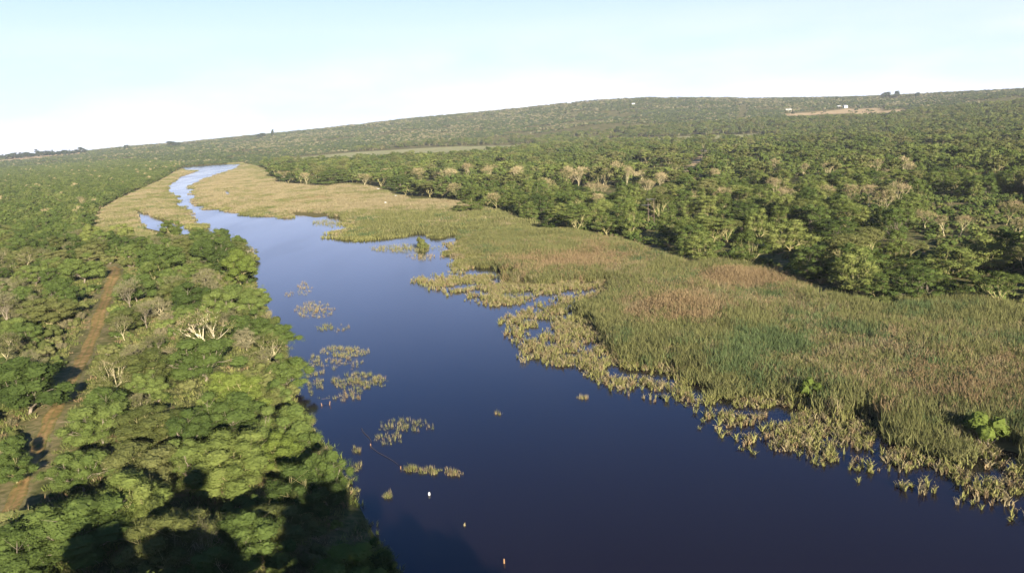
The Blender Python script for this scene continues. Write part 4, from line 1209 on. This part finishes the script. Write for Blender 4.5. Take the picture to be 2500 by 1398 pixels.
def reed_field(s, rmin, rmax, meshes, nv, name, label, size):
    P = jitter_grid(-640, 200, 60, 1560, s) if rmax > 400 else jitter_grid(-40, 110, 60, 330, s)
    r = np.hypot(P[:, 0], P[:, 1]); P = P[(r >= rmin) & (r < rmax)]
    inr = sdist(P, REED_RIGHT) > 0; inl = sdist(P, REED_LEFT) > 0
    P = P[inr | inl]
    Z = height(P); v = in_view(P, Z, 420, 160); P, Z = P[v], Z[v]
    dw = -sdist(P, WATER)
    pat = fbm(P[:, 0] / 7.0 + 31, P[:, 1] / 7.0, 3)
    r = np.hypot(P[:, 0], P[:, 1])
    wid = np.where(r < 240, 17.0, np.where(r < 330, 12, 7))
    dens = np.clip((dw - 2) / wid, 0, 1.3) * .9 + (pat - .5) * 1.9
    sp = np.max([smooth(-2.5, 2.5, sdist(P, q)) for q in SPARSE], axis=0)
    dens = np.where(sp > 0, dens * (1 - sp) + sp * (-.62 + (pat - .5) * 2.2), dens)
    ok = (dw > .3) & (dens > .30) & ((sp < .4) | (pat > .66))
    for pond in (POND_LEFT, POND_RIGHT, POOL_TREES, *INLETS): ok &= sdist(P, pond) < -(0.5 + 1.5 * rng.random(len(P)))
    for bx_, by_, bw_ in MARSH: ok &= np.hypot(P[:, 0] - bx_, P[:, 1] - by_ + .6 * bw_) > bw_ * 1.15
    P, Z, dw, pat = P[ok], Z[ok], dw[ok], pat[ok]
    r = np.hypot(P[:, 0], P[:, 1]); n = len(P)
    k = reed_kind(P, r)
    hv = .62 + .75 * fbm(P[:, 0] / 11.0, P[:, 1] / 11.0 + 90, 2) * rng.uniform(.8, 1.2, n)
    hv *= (.62 + .38 * smooth(3, 18, dw)) * (1 - .35 * sp[ok])
    hv = np.where(r > 420, hv * .75, hv)
    print(name, n)
    mass(name, np.column_stack([P, np.maximum(Z, -.15)]), rng.uniform(0, 6.28, n), np.column_stack([rng.uniform(.85, 1.25, n)] * 2 + [hv]), k * nv + rng.integers(0, nv, n), meshes, label, 'reeds')

reed_field(1.12, 60, 300, REEDS, 3, 'reed_bed', 'wide bed of green, tan and straw reeds along the right shore', 1)
reed_field(2.6, 300, 1700, REEDS_FAR, 2, 'far_marsh_reeds', 'pale tan marsh reeds on both sides of the far river bend', 1)

# thin stalks standing in the shallow water along the edge
P = jitter_grid(-30, 110, 60, 300, .46)
dw = -sdist(P, WATER)
P = P[(dw > -2.5) & (dw < 24)]; dw = -sdist(P, WATER)
P2 = P[sdist(P, REED_RIGHT) > -1]
dw = -sdist(P2, WATER)
pat = fbm(P2[:, 0] / 3.2 + 12, P2[:, 1] / 3.2, 2); pat2 = fbm(P2[:, 0] / 11.0 + 4, P2[:, 1] / 11.0, 2)
pr = smooth(-2.5, 4, dw) * smooth(26, 10, dw) * smooth(.40, .62, pat) * smooth(.3, .55, pat2 + dw * .012)
sp = np.max([smooth(-2.5, 2.0, sdist(P2, q)) for q in SPARSE], axis=0)
pr = np.maximum(pr * .8, sp * .8 * smooth(-1.5, 5, dw) * smooth(.30, .62, pat))
P2 = P2[rng.random(len(P2)) < pr]
n = len(P2); print('stalks', n)
mass('shallow_water_stalks', np.column_stack([P2, np.full(n, -.12)]), rng.uniform(0, 6.28, n), np.column_stack([rng.uniform(.6, 1.6, n)] * 2 + [rng.uniform(.35, 1.0, n)]), rng.choice(4, n, p=[.4, .25, .15, .2]), STALKS,
     'scattered straw yellow stalks standing in the shallow water before the reed bed', 'reeds')

# ------------------------------------------------------------------ islets of reeds in open water: each a thing
def islet(px, py, rx, ry, n, label, hue, h=1.3, seed=0):
    r = np.random.default_rng(900 + seed)
    c = flat(px, py); mb = MB(); mats = [MAT['reed_yellow'], MAT['reed_pale'], MAT['reed_green'], MAT['reed_tan']]
    ex = flat(px + rx, py) - c; ey = flat(px, py - ry) - c
    n = int(n * 1.6)
    a = r.uniform(0, 6.28, n); q = r.random(n) ** .6
    off = np.outer(q * np.cos(a), ex) + np.outer(q * np.sin(a), ey)
    nn = fbm((off[:, 0] + c[0]) / 1.6 + seed, (off[:, 1] + c[1]) / 1.6, 2)
    off = off[nn > .37]; n = len(off)
    for i in range(n):
        m = int(r.choice(4, p=hue)); hb = h * r.uniform(.35, 1.05); nb = int(r.integers(3, 9))
        for b in range(nb):
            bx = off[i] + r.normal(size=2) * .13; th = r.uniform(0, np.pi)
            sd = np.array([math.cos(th), math.sin(th), 0]) * r.uniform(.025, .05)
            base = np.array([bx[0], bx[1], -.2]); top = base + [r.normal() * .22 * hb, r.normal() * .22 * hb, hb * r.uniform(.6, 1.1) + .2]
            mb.add([base - sd, base + sd, top], [[0, 1, 2]], r.random(), m)
    me = mb.mesh('reed_islet', mats)
    o = link('reed_islet', me, label=label, category='reed clump', group='small reed clumps in open water')
    o.location = (c[0], c[1], 0)
Y = (.45, .3, .15, .1); PK = (.2, .5, .05, .25); GR = (.35, .15, .45, .05)
for s, a in enumerate([
    (742, 704, 22, 16, 60, 'pinkish round reed clump farthest up the river', PK), (706, 718, 12, 6, 14, 'tiny pinkish tuft left of the round clump', PK),
    (768, 756, 50, 20, 170, 'wide pale reed clump below the round one', PK), (795, 798, 22, 9, 40, 'small green yellow clump in mid water', GR), (834, 803, 20, 13, 28, 'thin upright tan tuft right of the small clump', PK),
    (842, 858, 60, 14, 170, 'long straw reed clump nearly touching the left bank', Y), (830, 885, 55, 18, 60, 'sparse fringe of stalks under the long clump', PK), (878, 932, 70, 22, 230, 'largest straw reed clump with a pointed right end', Y), (845, 965, 50, 14, 50, 'low broken fringe under the largest clump', PK),
    (770, 915, 22, 50, 110, 'dull reed fringe between largest clump and left bank', (.2, .3, .4, .1)), (975, 1040, 50, 18, 46, 'loose arc of stalks in dark water, upper part', Y), (950, 1072, 34, 14, 24, 'loose tuft left in the dark water arc', Y), (1030, 1040, 30, 14, 14, 'few stalks right of the dark water arc', Y),
    (1007, 1146, 22, 6, 26, 'yellow tuft at the lower end of the sunken pole', Y), (1062, 1150, 40, 10, 56, 'yellow green clump in the middle of the dark water row', Y), (1110, 1156, 20, 7, 22, 'rusty tuft at the right end of the dark water row', PK), (948, 1210, 10, 8, 12, 'faint tuft beside the shaded bank', (.1, .4, .4, .1)),
    (990, 606, 95, 10, 330, 'long flat green yellow islet before the big reed bed', GR), (1030, 628, 40, 8, 60, 'thin fringe below the long flat islet', PK), (1216, 1010, 9, 3, 6, 'tiny pale tuft alone in the dark river', PK), (1425, 970, 16, 4, 14, 'pale low tuft off the reed bed point', PK),
    (1075, 683, 75, 12, 240, 'green yellow reed spit pointing left', GR), (1240, 728, 60, 16, 260, 'rounded green yellow reed mound off the reed bed', GR), (815, 545, 55, 9, 260, 'straw reed islet near the far pool', (.5, .2, .25, .05)),
    (600, 612, 26, 8, 90, 'straw fringe off the yellow green willow like tree', PK), (870, 1120, 14, 30, 60, 'straw fringe along the shaded bank', (.2, .3, .4, .1))]):
    far = 1.0
    islet(*a, seed=s, h=.72 if a[1] > 640 else 1.2)

# ------------------------------------------------------------------ small man made things and birds
def egret(px, py, label, yaw):
    p = on_ground(px, py)
    d = np.linalg.norm(p - CAM); up = 3.0
    t = thing('white_bird', (p[0], p[1], p[2] + up), label, 'bird', 'white birds over the marsh', yaw, 1.5)
    b = MB()
    b.lathe([(0.001, -.34), (.05, -.28), (.095, -.1), (.10, .05), (.06, .2), (.035, .3), (.03, .42), (.045, .48), (.04, .54), (.001, .6)], 10)
    me = b.mesh('body', MAT['feather'], True)
    V = np.empty(len(me.vertices) * 3, np.float32); me.vertices.foreach_get('co', V); V = V.reshape(-1, 3)
    V = V[:, [2, 0, 1]]; me.vertices.foreach_set('co', V.ravel()); me.update()
    body = link('body', me, t)
    for sgn in (-1, 1):
        w = MB()
        pts = np.array([[.10, 0, .03], [.14, .3 * sgn, .14], [.08, .62 * sgn, .17], [-.06, .85 * sgn, .13], [-.16, .6 * sgn, .11], [-.16, .3 * sgn, .1], [-.14, 0, .02]])
        top = pts + [0, 0, .025]
        V = np.concatenate([pts, top])
        w.add(V, [[0, 1, 5, 6], [1, 2, 4, 5], [7, 13, 12, 8], [8, 12, 11, 9], [0, 7, 8, 1], [1, 8, 9, 2], [6, 5, 12, 13], [5, 4, 11, 12], [0, 6, 13, 7]])
        w.add(V, [[2, 3, 4], [9, 11, 10]]); w.add(V, [[2, 9, 10, 3], [3, 10, 11, 4]])
        link('wing', w.mesh('wing', MAT['feather']), t)
    k = MB(); k.tubes([[.58, 0, 0]], [[.74, 0, -.02]], [.018], [.004], 6); link('beak', k.mesh('beak', MAT['beak']), t)
    g = MB(); g.tubes([[-.3, .03, 0], [-.3, -.03, 0]], [[-.6, .03, -.03], [-.6, -.03, -.03]], [.012, .012], [.008, .008], 5); link('legs', g.mesh('legs', MAT['pole']), t)
egret(942, 508, 'white bird low over the reeds, farther out from the trees', .4)
egret(967, 490, 'white bird close beside the shaded edge of the trees', -.7)
egret(925, 472, 'white bird over the pale marsh grass behind the other birds', 1.2)

# white float, drift stub, posts, sunken pole
p = flat(1048, 1208)
t = thing('white_float', (*p, 0), 'oval white float lying in the dark water near the left bank', 'float', scale=.62)
b = MB(); b.lathe([(.001, -.16), (.12, -.12), (.19, .06), (.21, .25), (.19, .44), (.12, .58), (.001, .62)], 18); link('body', b.mesh('body', MAT['white'], True), t)
b = MB(); b.lathe([(.05, .60), (.06, .66), (.04, .70), (.001, .70)], 10); link('cap', b.mesh('cap', MAT['steel'], True), t)
p = flat(1134, 1282)
b = MB(); b.tubes([[0, 0, -.2], [0, 0, .12], [.02, 0, .2]], [[0, 0, .12], [.02, 0, .2], [.08, .02, .34]], [.12, .11, .06], [.11, .06, .02], 8)
o = link('drift_stub', b.mesh('drift_stub', MAT['reed_pale']), label='pale broken reed stub poking from the dark river', category='drift stub'); o.location = (*p, 0)
def post(px, py, h, rad, label, lean=0.0):
    p = flat(px, py); b = MB()
    b.tubes([[0, 0, -.5], [lean * h * .5, 0, h * .5]], [[lean * h * .5, 0, h * .5], [lean * h, 0, h]], [rad, rad * .96], [rad * .96, rad * .86], 9)
    b.lathe([(rad * .86, h), (rad * .6, h + .02), (.001, h + .03)], 9, c=(lean * h, 0, 0))
    o = link('wooden_post', b.mesh('wooden_post', MAT['rust']), label=label, category='post', group='orange brown posts in the river'); o.location = (*p, 0)
post(1231, 1374, .45, .075, 'orange brown post alone near the bottom of the river')
post(905, 1088, .34, .06, 'orange brown post at the upper end of the sunken pole')
post(978, 1144, .36, .06, 'orange brown post at the lower end of the sunken pole', .1)
post(786, 990, .42, .06, 'orange brown left post of the bar by the bank', -.15)
post(804, 988, .6, .06, 'leaning straw coloured right post of the bar by the bank', .28)
def log(a, b_, rad, label, z=.05):
    A = flat(*a); B = flat(*b_); c = (A + B) / 2; d = B - A
    m = MB(); t_ = np.linspace(-.5, .5, 7)[:, None]; L = np.hypot(*d); n_ = np.array([-d[1], d[0]]) / L
    pts = np.column_stack([t_ * d + n_ * (np.sin(t_ * 5) * L * .03), np.full(7, z) - .04 * np.abs(t_[:, 0])])
    rr = np.linspace(rad, rad * .7, 7); m.tubes(pts[:-1], pts[1:], rr[:-1], rr[1:], 7)
    o = link('floating_pole', m.mesh('floating_pole', MAT['wood']), label=label, category='pole', group='poles in the river'); o.location = (*c, 0)
log((885, 1045), (905, 1080), .07, 'short grey pole end in the dark water beside a post')
log((906, 1086), (976, 1142), .035, 'long grey brown pole half sunk between two posts')
log((786, 981), (805, 980), .04, 'orange lit bar between two posts by the bank', .55)

def pole_H(px, py, top, label, group, twin=True):
    p = on_ground(px, py); d = project([p])[0][2]; H = (py - top) * d / F_PX
    t = thing('power_pole', p, label, 'power pole', group)
    xs = (-1.1, 1.1) if twin else (0,)
    for x in xs:
        b = MB(); b.tubes([[x, 0, -.5]], [[x, 0, H]], [.15], [.11], 9); link('post', b.mesh('post', MAT['pole']), t)
    b = MB(); b.box((0, -.17, H - .35), (3.4 if twin else 1.8, .12, .16)); ca = link('crossarm', b.mesh('crossarm', MAT['steel']), t)
    for x in ((-1.6, 0, 1.6) if twin else (-.8, .8)):
        b = MB(); b.lathe([(.03, 0), (.09, .04), (.05, .1), (.09, .15), (.05, .21), (.08, .26), (.001, .32)], 9, c=(x, -.17, H - .25)); link('insulator', b.mesh('insulator', MAT['steel'], True), ca)
    if twin:
        b = MB(); b.tubes([[-1.1, -.2, H - 2.6], [1.1, .2, H - 2.6]], [[1.1, -.2, H - .8], [-1.1, .2, H - .8]], [.06, .06], [.06, .06], 5); link('brace', b.mesh('brace', MAT['pole']), t)
        b = MB(); b.box((-1.9, -.25, H - 2.5), (3.8, .1, .12)); link('lower_crossarm', b.mesh('lower_crossarm', MAT['steel']), t)
pole_H(1590, 548, 484, 'twin posted power pole with wide crossarm standing among the trees', 'power poles')
pole_H(1714, 402, 366, 'slim power pole beside the straight clearing, left one of two', 'power poles', False)
pole_H(1722, 398, 368, 'slim power pole beside the straight clearing, right one of two', 'power poles', False)

def house(px, py, w, dd, h, wall, label, yaw):
    p = on_ground(px, py)
    t = thing('white_house' if wall == 'white' else 'cream_house', p, label, 'house', 'houses on the hill', yaw)
    b = MB(); b.box((0, 0, h / 2 - .4), (w, dd, h + .8)); link('wall', b.mesh('wall', MAT[wall]), t)
    b = MB(); rw, rd = w / 2 + .5, dd / 2 + .5
    V = np.array([[-rw, -rd, h + .402], [rw, -rd, h + .402], [rw, rd, h + .402], [-rw, rd, h + .402], [-rw, 0, h + 2.0], [rw, 0, h + 2.0]])
    b.add(V, [[0, 1, 5, 4], [2, 3, 4, 5], [0, 3, 2, 1]]); b.add(V, [[0, 4, 3], [1, 2, 5]]); link('roof', b.mesh('roof', MAT['roof']), t)
    for x in (-w * .3, w * .3):
        b = MB(); b.box((x, -dd / 2 - .03, h * .55), (1.6, .06, 1.3)); link('window', b.mesh('window', MAT['glass']), t)
    b = MB(); b.box((0, -dd / 2 - .03, 1.05), (1.1, .06, 2.1)); link('door', b.mesh('door', MAT['wood']), t)
house(1546, 257, 11, 8, 5, 'white', 'white house high on the bushy ridge above the valley', .1)
house(1925, 273, 15, 9, 6, 'cream', 'cream house at the left tip of the tan hill field', -.2)
house(2063, 264, 11, 9, 6, 'white', 'white house above the middle of the tan hill field', .3)
house(2048, 264, 9, 7, 5, 'white', 'small pale house just left of the hill field white house', -.1)
house(20, 386, 11, 8, 6, 'white', 'tiny white house under the dark tree row on the left horizon', .1)

# plantation row on the left horizon and a few trees on the skyline
PLT = leafy_tree(810, H=14, R=6, shape='dome', clumps=16, per=26, leaf=1.6, mat='dark', bark='brownbark', fork=.15, clump_r=.36)
TALL = leafy_tree(811, H=14, R=4, shape='column', clumps=14, per=26, leaf=1.4, mat='dark', bark='brownbark', fork=.12, clump_r=.4)
for k, x in enumerate(np.linspace(-20, 200, 17)):
    y = 390 - (x / 205) * 13.5; p = on_ground(x, y); d = project([p])[0][2]
    hp = 14 - 3 * smooth(40, 200, x) + rng.uniform(-2, 3); hp = float(hp) + (5 if k in (8, 16) else 0)
    place('plantation_tree', [PLT, TALL][k % 3 == 2], p, hp * d / F_PX, 11 * d / F_PX * rng.uniform(.8, 1.3), "dark %s tree of the horizon plantation row, number %s from the left border" % (['broad', 'upright'][k % 3 == 2], ['one', 'two', 'three', 'four', 'five', 'six', 'seven', 'eight', 'nine', 'ten', 'eleven', 'twelve', 'thirteen', 'fourteen', 'fifteen', 'sixteen', 'seventeen'][k]),
          'tree', 'dark plantation row on the horizon', ref=(14, 6), clear=False)
for x, y, hp, wp, lab in [(2165, 237, 13, 14, 'clump of tall dark trees breaking the skyline above the tan hill field'), (2190, 236, 15, 7, 'single tall tree on the skyline right of the dark clump'), (2240, 234, 9, 6, 'small lone tree on the skyline above the right slope'),
                          (667, 331, 16, 4, 'lone upright tree on the left skyline above the far bend'), (310, 362, 9, 8, 'low round tree on the skyline right of the plantation row'), (420, 356, 12, 18, 'broad dark tree clump on the skyline left of the far bend'), (640, 334, 10, 12, 'low dark clump on the skyline left of the lone upright tree')]:
    p = on_ground(x, y + 3); d = project([p])[0][2]
    place('skyline_tree', PLT, p, (hp + 3) * d / F_PX, wp * d / F_PX, lab, 'tree', 'trees on the skyline', ref=(14, 6), clear=False)

# ------------------------------------------------------------------ air
if HAZE_DENSITY > 0:
    m, N, L = new_mat('haze')
    out = N.new("ShaderNodeOutputMaterial"); pv = N.new("ShaderNodeVolumePrincipled")
    pv.inputs['Color'].default_value = (.86, .90, 1.0, 1); pv.inputs['Density'].default_value = HAZE_DENSITY
    pv.inputs['Anisotropy'].default_value = 0.0
    L.new(pv.outputs[0], out.inputs['Volume'])
    zt = 176.0; zb = -60.0; s = 9800.0
    V = [(-s, -s, zb), (s, -s, zb), (s, s, zb), (-s, s, zb), (-s, -s, zt), (s, -s, zt), (s, s, zt), (-s, s, zt)]
    me = make_mesh('haze', V, [[[0, 3, 2, 1], [4, 5, 6, 7], [0, 1, 5, 4], [1, 2, 6, 5], [2, 3, 7, 6], [3, 0, 4, 7]]], m)
    link('haze', me, kind='stuff')
print('objects', len(bpy.data.objects))
